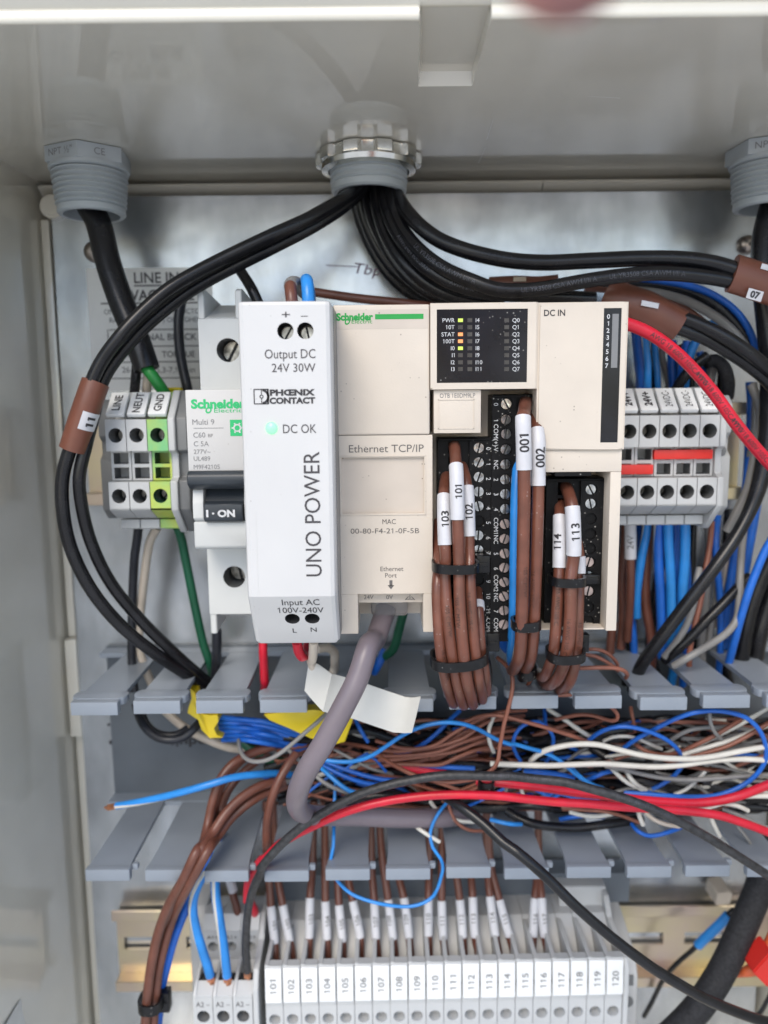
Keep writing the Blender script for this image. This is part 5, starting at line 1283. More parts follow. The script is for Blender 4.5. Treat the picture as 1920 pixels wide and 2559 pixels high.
# ------------------------------------------------------------------ inside the duct
# the deep layer nobody could count: joined
bm = B(); mats_ = [M[k] for k in ('blued', 'brownt', 'whitew', 'greyw', 'black', 'brownb')]
def zmid(x, f, D): return U(x, 1560 + f * 200, D)
for k in range(430):
    xa_ = SD.uniform(560, 1560); ln = SD.uniform(140, 520); f0 = SD.random(); D0 = SD.uniform(4, 30)
    rightish = xa_ > 1050
    mi = SD.choices(range(6), (4, 5, .6, 1.5, 6, 4) if not rightish else (2.6, 3.4, 5.5, 5.5, 5, 2))[0]
    pts = []; f = f0
    for i in range(5):
        f = min(1.0, max(0.02, f + SD.uniform(-.22, .22)))
        x = min(1690, xa_ + ln * i / 4)
        pts.append(U(x, 1555 + f * 190 + SD.uniform(-5, 5), D0 + SD.uniform(-2, 5)))
    tube(bm, Path(pts, 4), {4: 1.5}.get(mi, SD.uniform(.5, .75)), 6, mat=mi)
for k in range(50):
    x = SD.uniform(900, 1640); pts = []
    for i in range(4): pts.append(U(x + SD.uniform(-40, 40), 1560 + i * 55, SD.uniform(10, 24)))
    tube(bm, Path(pts, 4), .6, 6, mat=SD.choice((0, 1, 2, 3)))
s = build(bm, 'wire_tangle', mats_, loc=U(1000, 1700, 10), sm=60, recalc=False); s['kind'] = 'stuff'; s['label'] = 'tangle of thin loose wires deep in the duct'

G2 = 'loose wires on top in the duct'
top = [
 ('light blue wire with bare copper end sticking out over the panel', 'blue', 1.5, 'B3 335,982,40 450,962,42 600,930,44 760,890,46 900,850,46 1020,815,44 1150,797,40 1280,790,34 1400,800,26'),
 ('bright blue wire arching from the network cable over the brown bunch', 'blue', 1.15, 'B4 400,762,44 500,775,45 600,772,46 700,742,47 800,680,48 900,612,49 1000,562,50 1100,533,50 1200,524,50 1300,535,50 1400,572,49 1500,628,48 1600,665,47 B5 80,518,46 180,545,45 290,578,44 380,630,43 450,690,42 520,745,40 600,790,36'),
 ('vivid blue wire making the big arch beside the edge', 'blued', 1.25, 'B5 770,540,36 840,490,39 950,430,42 1080,365,45 1200,325,47 1320,312,48 1430,325,48 1530,360,48 1600,425,48 1640,510,47 1648,600,46 1610,680,45 1540,750,44 1440,805,44 1330,838,44 1200,846,44 1050,840,44 900,828,43 770,820,41'),
 ('deep blue wire making the smaller arch in the duct middle', 'blued', 1.2, 'B5 550,495,38 610,450,40 690,418,42 780,410,43 880,428,44 970,460,44 1050,505,43 1105,560,41 1128,610,38 1115,670,35 1060,730,34 980,780,34 890,815,32'),
 ('blue wire coiled in a small ring near the hanging thin brown wire', 'blued', 1.1, 'B5 275,305,30 278,350,34 282,410,37 270,480,38 235,540,36 C5 760,880,40 800,950,40 800,1030,39 770,1130,37 735,1200,34'),
 ('blue wire curling the other way beside the small ring', 'blued', 1.1, 'C5 740,860,38 660,805,39 560,815,40 470,870,40 415,960,40 410,1050,39 440,1130,38 480,1190,36'),
 ('short blue wire diving under the black printed wire', 'blue', 1.1, 'C5 970,1240,40 1030,1310,41 1110,1380,41 1200,1430,40 1290,1460,36'),
 ('blue wire peeping between the two red wires', 'blued', 1.2, 'C5 620,1420,44 680,1480,46 740,1530,46 800,1500,45 900,1520,46 1050,1555,47 1200,1562,46 1300,1550,42'),
 ('blue wire end lying flat toward the bare red piece', 'blued', 1.35, 'C3 870,170,24 960,235,28 1060,268,31 1180,285,33 1320,295,34 1475,302,34'),
 ('blue wire fanned out highest beside the network cable bend', 'blued', 1.3, 'C3 520,255,30 620,295,32 740,335,34 860,365,35 960,378,35 1045,378,34'),
 ('blue wire fanned out second beside the network cable bend', 'blued', 1.3, 'C3 510,280,32 590,320,34 690,365,36 790,395,36 915,410,35'),
 ('blue wire fanned out lowest beside the network cable bend', 'blue', 1.3, 'C3 500,290,33 560,345,36 630,405,38 690,445,39 755,462,38'),
 ('blue wire rising behind the small tie at the duct edge', 'blued', 1.3, 'B4 860,725,30 960,705,32 1060,650,34 1130,590,34 1200,520,32 1275,450,28'),
 ('short dark blue wire below the yellow band', 'blued', 1.2, 'B4 605,500,30 640,570,32 690,650,32'),
 ('flat blue wire under the white pair near the hanging brown wire', 'blued', 1.5, 'C5 520,1290,36 640,1300,38 760,1312,38 880,1330,38 1000,1360,36'),
 ('blue wire slanting under the white pair, mid duct', 'blued', 1.2, 'C5 1130,1380,36 1220,1345,38 1300,1310,38 1390,1290,36'),
 ('thin blue wire hanging straight through the gap beside the network cable', 'blue', .95, 'C3 598,400,30 596,480,32 592,600,36 590,700,43 586,800,46 570,880,47 574,940,47 600,990,47 640,1040,47 700,1090,48 780,1125,49 870,1150,50 980,1168,50 1080,1168,50 1160,1145,50 1215,1105,49 1245,1050,47 1264,985,47 1276,930,47 1262,870,47 1212,800,46 1196,715,44 1212,650,43 1250,580,42 1310,505,38'),
 ('grey wire bowing under the yellow band beside the network cable', 'greyw', 1.15, 'B3 1060,590,34 1065,640,38 1090,690,42 1140,718,45 1210,715,46 1290,680,47 1370,620,47 1450,550,46 1520,490,45 1590,425,42'),
 ('grey wire running out from behind the network cable bend', 'greyw', 1.15, 'C3 300,180,34 360,240,34 440,310,34 500,370,36 580,420,37 660,450,37 720,465,35'),
 ('white wire uppermost of the long pair across the duct', 'whitew', 1.5, 'B5 190,625,40 225,590,43 290,555,45 390,530,46 500,518,47 610,523,47 720,550,47 840,580,47 960,600,47 1090,610,47 1220,608,47 1350,590,47 1500,560,47 1660,532,46 1720,520,46'),
 ('white wire lower of the long pair across the duct', 'whitew', 1.5, 'B5 -60,640,40 120,648,42 300,652,44 480,645,45 650,642,46 800,652,46 950,660,46 1100,652,46 1240,632,46 1370,617,46 1520,612,46 1720,625,45'),
 ('grey white wire sagging below the long white pair', 'greyw', 1.2, 'B5 650,655,40 760,675,41 880,705,42 1000,728,42 1150,740,42 1300,735,42 1480,720,42 1720,705,41'),
 ('white wire slanting from the finger edge down to the arch', 'whitew', 1.2, 'B5 295,300,34 340,330,36 410,375,38 480,425,38 570,480,36'),
 ('white wire slanting up steeply toward the edge', 'whitew', 1.3, 'B5 1130,585,40 1230,555,41 1330,525,42 1430,495,42 1530,455,42 1600,425,42 1700,385,42'),
 ('white wire leaving upward at the edge above the brown slants', 'whitew', 1.2, 'B5 1140,580,36 1260,510,38 1380,450,39 1500,390,40 1600,330,40 1700,270,40'),
 ('white wire lying along the red wire toward the edge', 'whitew', 1.5, 'B5 1100,905,50 1200,915,51 1300,905,52 1390,875,52 1480,845,52 1580,838,51 1720,842,50'),
 ('cut white wire end below the red wire near the edge', 'whitew', 1.2, 'B5 1340,885,50 1420,890,51 1480,905,51 1535,932,50'),
 ('cut white wire poking down below the red wire, mid duct', 'whitew', 1.2, 'B5 855,930,46 865,970,48 885,1020,48'),
 ('cut white wire poking down near the diagonal black wire', 'whitew', 1.2, 'B5 1300,960,44 1325,1020,46 1360,1090,46'),
 ('white wire steep from the long pair to the blue arch, first', 'whitew', 1.2, 'B5 690,670,38 730,710,40 790,760,40 880,800,38'),
 ('white wire steep from the long pair to the blue arch, second', 'whitew', 1.2, 'B5 780,680,38 800,720,40 840,765,40 900,800,37'),
 ('white wire crossing under the blue arch toward the hanging ends', 'whitew', 1.0, 'B5 1270,690,38 1210,750,39 1150,800,38 1080,830,36'),
 ('thin white wire looping among the arches', 'whitew', 1.0, 'B5 640,500,34 700,475,36 780,470,37 850,485,36 930,520,35 1000,550,33'),
 ('white wire bent like a hook beside the blue ring', 'whitew', 1.1, 'C5 215,760,36 170,860,38 165,960,38 185,1040,38 215,1105,36'),
 ('small white wire bit between the red wires', 'whitew', 1.0, 'C5 470,1390,46 480,1450,48 505,1525,48'),
 ('small grey wire bit between the red wires', 'greyw', 1.0, 'C5 345,1390,46 340,1440,48 335,1490,48'),
 ('white wire lying across the duct fingers below the network cable', 'whitew', 1.1, 'C3 1195,510,34 1225,550,36 1290,600,38 1370,630,38 1470,640,36'),
 ('cut white wire tip below the mauve cable run', 'whitew', 1.1, 'C3 1115,675,42 1165,710,44 1255,765,44'),
 ('grey wire hook hanging in front of the white slants', 'greyw', 1.1, 'C6 1035,270,40 1020,370,43 1035,480,44 1080,570,44 1150,645,42'),
 ('grey wire arching over the black gap near the edge', 'greyw', 1.2, 'C6 560,680,34 680,600,36 800,545,37 950,520,37 1100,515,37 1300,510,36 1500,560,34'),
 ('thin grey wire trailing from the red wire to the edge', 'greyw', 1.1, 'B5 1380,920,46 1450,945,48 1540,985,49 1640,1030,49 1720,1060,48'),
 ('slack grey wire under the lower finger row near the edge', 'greyw', .9, 'B5 1470,1030,38 1520,1090,40 1560,1150,40 1600,1200,38'),
 ('brown wire slanting up to the edge, nearer one', 'brownt', 1.2, 'B5 1110,575,38 1220,520,40 1330,465,41 1430,405,41 1490,370,40'),
 ('brown wire slanting up to the edge, farther one', 'brownt', 1.2, 'B5 1180,600,42 1290,570,43 1400,535,44 1520,475,44 1620,415,44 1720,350,43'),
 ('brown wire sagging between the arches', 'brownt', 1.2, 'B5 840,520,34 890,555,36 960,580,36 1060,582,35 1130,565,34'),
 ('thin brown wire sweeping from the finger edge across the blue ring', 'brownt', 1.1, 'C5 -60,800,42 60,755,44 180,738,46 300,748,47 420,775,48 560,815,48 720,860,48 880,910,47 1020,955,46 1130,1000,42 1260,1040,38'),
 ('thin brown wire making a long loop below the small brown bundle', 'brownt', 1.05, 'C5 420,640,46 440,610,48 520,585,50 640,565,52 780,548,53 920,540,53 1060,540,53 1180,558,53 1290,605,52 1380,665,51 1435,730,50 1430,780,49 1380,795,48 1300,775,46 1200,745,44 1080,735,42 960,752,40 820,785,38'),
 ('thin brown wire dangling in a long curve down to the red wire', 'brownt', 1.1, 'C5 250,170,50 330,240,53 390,330,55 402,430,56 385,560,57 350,700,57 315,830,57 292,960,57 272,1060,57 262,1160,58 225,1250,58 140,1320,58 40,1365,58 B4 1300,895,58 1200,905,57 1080,890,56 960,850,54 860,800,50 770,745,44'),
 ('thin brown wire slanting from the small bundle to the long loop', 'brownt', 1.0, 'C5 605,360,46 550,440,48 500,520,49 440,610,48'),
 ('thin brown wire arching beyond the small bundle, upper', 'brownt', 1.0, 'C5 1110,95,44 1200,88,45 1290,105,45 1370,155,44 1430,225,42 1445,290,38'),
 ('thin brown wire arching beyond the small bundle, middle', 'brownt', 1.0, 'C5 1110,140,46 1220,160,47 1320,210,47 1400,260,46 1440,300,44'),
 ('thin brown wire running straight onto the duct finger', 'brownt', 1.1, 'C5 1050,275,52 1180,272,53 1300,270,53 1420,275,53 1500,300,52 1535,340,50 1520,370,47'),
 ('short thin brown wire hanging in the gap before the arches', 'brownt', 1.0, 'C6 160,290,34 175,380,36 195,470,36 205,560,34'),
 ('thin brown wire beneath the red wire toward the white ends', 'brownt', 1.0, 'B5 380,910,40 500,925,42 640,935,43 760,965,43 860,1005,42'),
 ('brown wire dropping in the fingers below the mauve cable run', 'brownt', 1.0, 'C3 1310,530,36 1330,590,38 1370,650,39 1440,690,39 1535,695,37'),
 ('blue wire sagging below the lower finger row start', 'blued', 1.2, 'C6 170,1570,38 230,1640,41 320,1690,42 430,1695,42 560,1660,42 700,1610,38'),
 ('short blue wire end near the diagonal black wire', 'blue', 1.2, 'B5 -60,985,40 20,1005,42 80,1015,42 130,1015,40'),
 ('blue wire piece showing under the red wire', 'blued', 1.3, 'B5 370,985,34 450,970,36 540,962,36 640,970,34'),
 ('white wire piece showing under the red wire', 'whitew', 1.2, 'B5 430,940,36 520,962,38 620,965,38 700,950,36'),
 ('cream wire piece curling below the red wire near the ends', 'creamw', 1.2, 'B5 900,945,38 950,985,40 1020,1015,41 1110,1030,40'),
 ('black cable sagging below the red wire in the duct', 'black', 1.9, 'B5 40,930,34 100,970,36 200,1010,38 350,1032,38 500,1035,38 640,1018,38 780,1000,36 880,980,34'),
 ('dark grey cable crossing behind the arches', 'black', 1.7, 'C6 150,520,26 300,470,28 500,420,29 700,430,29 900,460,28 1100,480,26'),
]
for k in range(9):
    j = (k * 5) % 9; q = lambda a: a + SD.uniform(-22, 22)
    top.append((('uppermost', 'second', 'third', 'fourth', 'fifth', 'sixth', 'seventh', 'eighth', 'lowest')[k] + ' thin brown wire of the bunch sweeping past the bare red piece', 'brownt', SD.uniform(.95, 1.25),
                f'B4 {1700-12*k},{q(430+30*k)},{34-j} {q(1500-10*k)},{q(480+26*k)},{38-j} {q(1280-4*k)},{q(575+20*k)},{40-j} {q(1090+10*k)},{q(665+14*k)},{40-j} {q(920-8*k)},{q(700+13*k)},{38-j} {740-14*k},{q(660+20*k)},{33-j}'))
for k in range(6):
    top.append((('first', 'second', 'third', 'fourth', 'fifth', 'sixth')[k] + ' blue wire of the bundle in the yellow band', 'blued', 1.5,
                f'B3 {925+8*k},{455+27*k},{30-k} {1000+6*k},{462+25*k},{33-k} {1100},{470+24*k},{35-(k*3)%5} {1220},{484+25*k},{35-(k*2)%5} {1340},{520+22*k},{33-k} {1460},{575+16*k},{30-k}'))
for lab, m_, r, sp in top:
    cu = 'copper end' in lab
    wire('loose_wire', lab, 'wire', sp, r * (.62 if r < 1.55 and not cu else .8), [M[m_], M['whitew']] if cu else M[m_], G2, 24 if cu else 8, stripe=.011 if cu else 0, phase=.3, tip=(-1, 4.2, M['copper']) if cu else None)
wire('loose_wire', 'bare red wire piece lying among the brown bunch', 'wire', 'B4 830,778,26 930,800,30 1040,822,31 1140,838,31 1260,850,28', 1.9, M['red'], G2)
wire('sleeved_wire', 'black textured bundle wire under the yellow band', 'wire', 'B3 1090,560,22 1200,590,24 1330,600,24 1480,620,24 B4 480,680,22 640,690,22 800,700,20', 2.6, M['blacktex'])
wire('charcoal_loop', 'charcoal wire loop sagging below the second duct finger', 'wire', 'B3 450,380,24 470,450,28 510,520,32 570,570,34 650,590,35 730,575,34 800,520,32 850,460,28', 1.5, M['navy'])
wire('charcoal_loop', 'charcoal wire loop just inside the sagging one', 'wire', 'B3 480,400,20 500,470,24 545,530,28 610,560,30 690,560,30 760,520,28', 1.3, M['navy'])
t = wire('lead_wire', 'green wire piece showing beside the brown bundle in the duct', 'wire', 'B3 1070,580,22 1110,620,23 1180,670,24 1250,710,24 1330,730,22', 2.0, M['dkgreen'])
YB = thing('yellow_sleeve', 'creased yellow sleeve bent behind the third duct finger', 'sleeve', zp('B3', 800, 440, 32), 'yellow wire sleeves')
bm = B(); pts = [zp('B3', a, b, 36) for a, b in ((772, 285), (805, 300), (825, 380), (832, 440), (880, 455), (935, 440), (945, 470), (915, 520), (925, 570), (960, 585), (890, 575), (845, 520), (820, 470), (750, 440), (760, 400), (785, 340))]
lo = [bm.verts.new(p + V(0, -5, 0)) for p in pts]; hi = [bm.verts.new(p + V(0, 1.5 * math.sin(i * 1.3), 0)) for i, p in enumerate(pts)]
n_ = len(pts)
for i in range(n_): bm.faces.new((lo[i], lo[(i + 1) % n_], hi[(i + 1) % n_], hi[i]))
bm.faces.new(hi); bm.faces.new(lo[::-1]); build(bm, 'tube', M['yellow'], YB, sm=50)
YB2 = thing('yellow_sleeve', 'wide yellow sleeve flattened under the tape flag', 'sleeve', zp('B4', 300, 550, 30), 'yellow wire sleeves')
bm = B(); pts = [zp('B4', a, b, 40) for a, b in ((25, 475), (150, 452), (350, 435), (480, 465), (595, 505), (575, 560), (540, 655), (485, 662), (420, 640), (330, 618), (180, 555), (60, 515))]
lo = [bm.verts.new(p + V(0, -4, 0)) for p in pts]; hi = [bm.verts.new(p + V(0, 1.2 * math.sin(i * .9), 0)) for i, p in enumerate(pts)]; ce = bm.verts.new(zp('B4', 330, 545, 42.5))
for i in range(len(pts)):
    k = (i + 1) % len(pts); bm.faces.new((lo[i], lo[k], hi[k], hi[i])); bm.faces.new((hi[i], hi[k], ce))
bm.faces.new(lo[::-1]); build(bm, 'tube', M['yellow'], YB2, sm=50)

# bundle leaving to the bottom, and the single drop
G3 = 'brown bundle leaving over the lower fingers'
for lab, r, sp in (('brown wire on the outer curve of the bundle leaving downwards', 1.65, 'B3 1330,835,34 1200,860,38 1080,930,42 980,1030,46 900,1150,50 850,1290,55 B6 840,60,56 760,200,57 680,330,55 600,480,52 540,650,50 500,830,50 475,1000,50 462,1150,49 450,1320,48'),
    ('brown wire in the middle of the bundle leaving downwards', 1.65, 'B3 1340,860,32 1220,905,36 1110,970,40 1010,1060,43 930,1170,48 880,1290,54 B6 890,60,56 800,220,58 720,370,55 640,540,47 585,720,47 545,890,47 525,1050,47 512,1180,46 505,1320,46'),
    ('brown wire on the inner side of the bundle leaving downwards', 1.6, 'B3 1270,625,30 1150,665,33 1040,720,37 960,810,40 910,940,42 880,1080,44 850,1200,50 820,1300,55 B6 810,70,57 730,240,58 650,400,53 590,560,47 550,700,44'),
    ('dark blue wire tucked behind the brown bundle leaving downwards', 1.6, 'B6 900,90,40 860,220,41 790,360,42 720,500,42 650,680,42 600,860,42 560,1040,42 545,1200,42 535,1320,42'),
    ('brown wire rising steeply beside the network cable bend', 1.5, 'B3 1400,670,36 1350,740,39 1290,850,42 1250,960,43 1228,1080,43 1225,1200,42 1235,1300,40 B6 1290,60,36 1300,150,32')):
    wire('lead_wire', lab, 'wire', sp, r, M['blued' if 'blue' in lab else 'brownb'], G3)
for k in range(2):
    wire('lead_wire', ('brown wire deep under the bundle start, first', 'brown wire deep under the bundle start, second')[k], 'wire', f'B3 {1180+k*60},{640+k*30},24 {1050+k*50},{740+k*30},28 {960+k*40},{860+k*30},32 {920+k*30},{990+k*30},34 {880+k*30},{1130+k*20},46 {845+k*12},1290,53 B6 {830-k*10},150,56 {750-k*10},300,54 {670-k*10},460,46 {610-k*10},640,40 {570-k*10},800,40', 1.4, M['brownb'], G3)
tie('black tie with block head round the brown bundle at the lower edge', 'B6', 425, 560, 1115, 47, 4, 3.6, (520, 1065, 620, 1195, 46), -.2)
# red and black pair
RB = 'thick red and black leads crossing the duct'
wire('supply_lead', 'black ribbed lead arching over the red one across the duct', 'wire', 'B6 1158,905,42 1148,760,44 1150,620,46 1165,470,48 1200,330,52 1260,200,55 1350,80,57 C3 130,930,58 250,790,60 400,660,61 560,560,61 740,470,61 900,415,61 1080,375,61 1250,350,61 1420,345,61 1560,350,61 B5 60,718,61 220,735,61 400,755,62 560,795,63 720,840,64 880,895,65 1060,975,65 1250,1075,65 1430,1185,64 1580,1280,63 1720,1370,62', 1.4, M['ribbed'], RB, 12, printed=('E168322 AWM 18AWG 600V', 1.0, (.62, .78), M['silver_ink'], False), tip=(-1, 3.2, M['copper']))
wire('supply_lead', 'red lead arching below the black one across the duct', 'wire', 'B6 1155,420,40 1160,300,42 1195,220,46 1260,130,50 C3 140,890,52 230,795,53 330,730,54 450,670,55 600,600,56 760,545,57 920,508,57 1100,482,57 1300,468,57 1500,470,57 1660,478,57 B5 150,858,57 350,878,57 560,890,57 760,908,57 960,920,57 1160,935,57 1350,960,57 1500,1005,57 1660,1065,56 1750,1105,56', 1.35, M['red'], RB, 12, printed=('AWM STYLE 1015 18AWG', .9, (.3, .45, .6), M['redp'], False))
wire('supply_lead', 'red lead lying deeper, rising to the edge above the other red one', 'wire', 'C5 40,1390,50 200,1400,51 400,1420,52 600,1440,52 B5 480,820,52 620,835,52 760,852,52 900,868,52 1050,880,52 1200,885,52 1350,870,52 1480,840,52 1600,795,51 1740,740,50', 1.45, M['red'], RB, 12)
wire('supply_lead', 'smooth black lead running diagonally past the numbered terminals', 'wire', 'C3 1280,470,52 1400,550,58 1530,650,62 1660,770,66 B8 90,60,68 200,150,70 320,260,71 450,390,72 560,490,72 690,600,72 820,700,72 960,800,71 1100,885,70 1260,975,68 1420,1045,66 1600,1110,64 1760,1150,62', 1.65, M['black'], RB, 14)
c5t = tie('black band holding the red leads together', 'C5', 80, 195, 1420, 52, 3.5, 4.0, None)

# ------------------------------------------------------------------ bottom terminal row
WB = 6.16
bx0 = U(573, 2150, 45).x; zT = -189.6
def row_proto():
    t = thing('numbered_terminal', '', 'terminal', V(0, 0, zl), 'numbered terminals in the bottom row')
    e = .09; bm = B()
    prism(bm, [(8.2, zT + .4), (22, zT + .3), (27, zT - 3), (34, zT - 9), (41, zT - 6), (41, zT - 40), (8.2, zT - 40)], e, WB - e)
    prism(bm, [(13, zT - 6.5), (13, zT - 4.5), (24, zT - .3), (44.8, zT), (44.8, zT - 8), (20, zT - 9)], e, 1.5, bev=.12)
    prism(bm, [(41.5, zT - 10), (41.5, zT - .5), (44.8, zT - .2), (44.8, zT - 10)], e + 1.2, WB - e)
    plate(bm, e, WB - e, zT - 25.5, zT - 15.6, 44.8, 6, c=(WB / 2, zT - 20.6), r=2.0, depth=5.6)
    prism(bm, [(40, zT - 40), (44.8, zT - 38), (44.8, zT - 25.5), (40, zT - 25.5)], e, WB - e)
    box(bm, e, WB - e, 41, 44.8, zT - 15.6, zT - 9.9, .12)
    build(bm, 'body', [M['lgrey'], M['dgrey']], t, sm=30)
    bm = B(); obox(bm, V(WB / 2, 46.1, zT - 6.8), XR, V(0, -.06, 1).normalized(), WB - .45, 12.6, 1.4, .5); build(bm, 'marker', M['marker'], t)
    bm = B(); screw_head(bm, V(WB / 2, 40.2, zT - 20.4), Vector((0, -1, 0)), 1.6, .8); build(bm, 'screw', M['screw_steel'], t)
    return t
rp_ = row_proto()
for k in range(20):
    t = rp_ if k == 0 else copy_tree(rp_)
    if k:
        for m_ in list(t.children):
            for l_ in list(m_.children): bpy.data.objects.remove(l_)
    num = 101 + k
    t['label'] = f'grey terminal whose white marker reads {spell(num)}'
    dz = .115 * k
    t.location = Vector((bx0 + WB * k, 0, zl + dz)) * MM
    bm = B(); put(bm, str(num), V(bx0 + WB * (k + .5), 46.2, zT - 7.0 + dz), ZU, -XR, 2.15, off=.2, width=5.6, bold=.0)
    c = build(bm, 'lettering', M['grey_ink'], None, loc=Vector((bx0 + WB * k, 0, zl + dz)), recalc=False, sm=0)
    c.location = (0, 0, 0); c.parent = [q for q in t.children if q.name.startswith('marker')][0]
ex = bx0 + 20 * WB
t = thing('end_clamp', 'tall grey end clamp after the terminal marked one two zero', 'end clamp', V(ex, 0, zl))
bm = B(); prism(bm, [(8, zT + 8), (20, zT + 8), (24, zT + 2), (44, zT + 1.2), (45.6, zT - 2), (45.6, zT - 40), (8, zT - 40)], ex + .1, ex + 1.9, bev=.3)
prism(bm, [(8, zT + 9), (16, zT + 9), (20, zT - 6), (20, zT - 40), (8, zT - 40)], ex - 16, ex + 1.9, bev=.4)
prism(bm, [(8, zT - 1), (30, zT - 8), (34, zT - 14), (34, zT - 40), (8, zT - 40)], ex + 1.95, ex + 9, bev=.4)
build(bm, 'body', M['lgrey'], t)
bm = B(); cyl(bm, V(ex + 5.4, 32.5, zT - 24), Vector((0, -1, 0)), 2.2, 1.8, 18); box(bm, ex + 3.4, ex + 7.4, 32.5, 34.3, zT - 17.6, zT - 13.6, .2); build(bm, 'screw', M['dgrey'], t)
t = thing('cover_strip', 'dark slate strip behind the brown sleeved wires, above the numbered row', 'strip', V(bx0, 10, zT + 8))  # plain dark strip added over the panel between duct and terminals
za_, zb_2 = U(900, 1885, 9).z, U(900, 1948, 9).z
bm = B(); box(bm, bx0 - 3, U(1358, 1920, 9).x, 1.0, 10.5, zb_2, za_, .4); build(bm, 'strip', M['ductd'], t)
# wires into the row
G4 = 'brown sleeved wires entering the numbered terminals'
ent = [(50, -20, 70, 290, 95, 530, 100), (105, 60, 145, 285, 190, 515, 205), (335, 60, 320, 238, 315, 492, 312), (415, -40, 418, 258, 428, 502, 432), (495, 60, 505, 283, 527, 517, 530), (555, 60, 592, 258, 640, 492, 642),
       (715, 60, 730, 268, 740, 497, 752), (780, -20, 818, 248, 850, 502, 862), (875, 60, 918, 238, 952, 492, 962), (1080, 60, 1075, 248, 1075, 477, 1080), (1160, -20, 1160, 255, 1170, 502, 1182), (1235, -40, 1275, 248, 1295, 490, 1302),
       (1345, 60, 1358, 233, 1372, 487, 1395), (1450, 40, 1468, 228, 1502, 480, 1526), (1475, 40, 1528, 250, 1590, 482, 1622)]
def b8to7(u, v): return ((1250 + u * 670 / 1660 - 650) / (650 / 1660), (2100 + v * 670 / 1660 - 2150) / (650 / 1660))
for q in ((232, 200, 215, 358, 205, 592, 195), (242, 200, 258, 355, 274, 594, 300)):
    a = b8to7(q[0], q[1]); b = b8to7(q[2], q[3]); c = b8to7(q[4], q[5]); d = b8to7(q[6], 720); ent.append((a[0], a[1], b[0], b[1], c[0], c[1], d[0]))
for k, (xt, yt, xs, ys, xe, ye, xb) in enumerate(ent):
    num = 101 + k
    pts = [zp('B7', xt - (xs - xt) * .6, -380, 14), zp('B7', xt - (xs - xt) * .3, -150, 17), zp('B7', xt, yt, 21), zp('B7', xs, ys, 27), zp('B7', xe, ye, 31), zp('B7', xb, 600, 33), zp('B7', xb + 3, 700, 34)]
    o = wire('control_wire', f'brown sleeved wire entering the terminal marked {spell(num)}', 'wire', pts, 1.4, M['brownb'], G4, 10)
    p = o_path[o.name]
    sleeve(o, p.near_z(zp('B7', xs, ys, 27)), p.near_z(zp('B7', xe, ye, 31)), 1.62, M['tag'], str(num), 1.7, True, M['grey_ink'], turn=rnd.uniform(-.5, .5))
# double-level terminals at its side
wA = 6.85; ax0 = U(416, 2130, 45).x; zA = U(480, 2130, 45).z
def dbl_proto():
    t = thing('double_terminal', '', 'terminal', V(0, 0, zl), 'double level A2 terminals')
    e = .1; bm = B(); zu = U(500, 2009, 27).z; zq = U(500, 2060, 27).z; zF = U(480, 2153, 45.4).z; zs = U(480, 2117, 41).z
    prism(bm, [(8.2, zu + .5), (24, zu + .5), (24, zq - 1), (8.2, zq - 1)], e, wA - e)
    plate(bm, e, wA - e, zq - .8, zu + .4, 28, 4.1, c=(wA / 2, (zu + zq) / 2 - 1.2), r=1.9, depth=3.6)
    prism(bm, [(8.2, zu + .6), (22, zu + 5.5), (25, zu + 5), (28, zu + .5)], e, wA - e)
    prism(bm, [(8.2, zq - .9), (29, zq - .9), (31, zq - 4), (36, zq - 5.5), (36, zF - 40), (8.2, zF - 40)], e, wA - e)
    prism(bm, [(31, zq - 4), (33, zs + 2.5), (41.5, zs + .3), (45.5, zF + .3), (45.5, zF - 6), (31, zF - 6)], e, 1.2, bev=.12)
    prism(bm, [(41.2, zs), (45.2, zF), (45.2, zF - .8), (41.2, zF - .8)], 1.2, wA - e)
    prism(bm, [(36, zq - 5.5), (36, zs - 5), (41.2, zs - 5), (41.2, zF - 14), (30, zF - 14), (30, zq - 5.5)], e, wA - e)
    plate(bm, e, wA - e, zF - 14, zF - .7, 45.4, 9, c=(wA / 2, zF - 7.6), r=2.2, depth=5, im=1)
    box(bm, e, wA - e, 36, 45.4, zF - 40, zF - 14.1)
    build(bm, 'body', [M['lgrey'], M['dgrey']], t, sm=30)
    bm = B(); box(bm, 1.25, wA - e - .2, 36.1, 41.15, zs - 4.9, zs - 1.2); build(bm, 'wire_entry', M['hole_dark'], t, sm=0)
    bm = B(); screw_head(bm, V(wA / 2, 42.4, zF - 7.6), Vector((0, -1, 0)), 1.9, 1.1); build(bm, 'screw', M['zinc'], t)
    bm = B(); screw_head(bm, V(wA / 2, 25.5, (zu + zq) / 2 - 1.2), Vector((0, -1, 0)), 1.55, .4); build(bm, 'screw', M['zinc'], t)
    bm = B(); put(bm, 'A2 \u2013', V(wA / 2, 45.4, zF - 3.0), XR, ZU, 1.9, width=4.8); put(bm, 'A1+', V(wA / 2, 28, zu - 2.2), XR, ZU, 1.6, width=4.2); build(bm, 'lettering', M['device_ink'], t, recalc=False, sm=0)
    return t
dp = dbl_proto()
for k, lab in enumerate(('double level A2 terminal taking the white striped blue wire', 'double level A2 terminal taking the plain light blue wire', 'double level A2 terminal taking the black lead')):
    t = dp if k == 0 else copy_tree(dp)
    t['label'] = lab; t.location = Vector((ax0 + wA * k, 0, zl)) * MM
t = thing('end_cover', 'grey end cover between the A2 and numbered terminals', 'end cover', V(ax0 + 3 * wA, 0, zl))
bm = B(); zu = U(500, 2009, 27).z; prism(bm, [(8.2, zu + 5), (24, zu + 5), (29, zu), (30, zA + 6), (42, zA + 4), (45.2, zA - 2), (45.2, zA - 40), (8.2, zA - 40)], ax0 + 3 * wA + .05, ax0 + 3 * wA + 2.0, bev=.3); build(bm, 'plate', M['lgrey'], t)
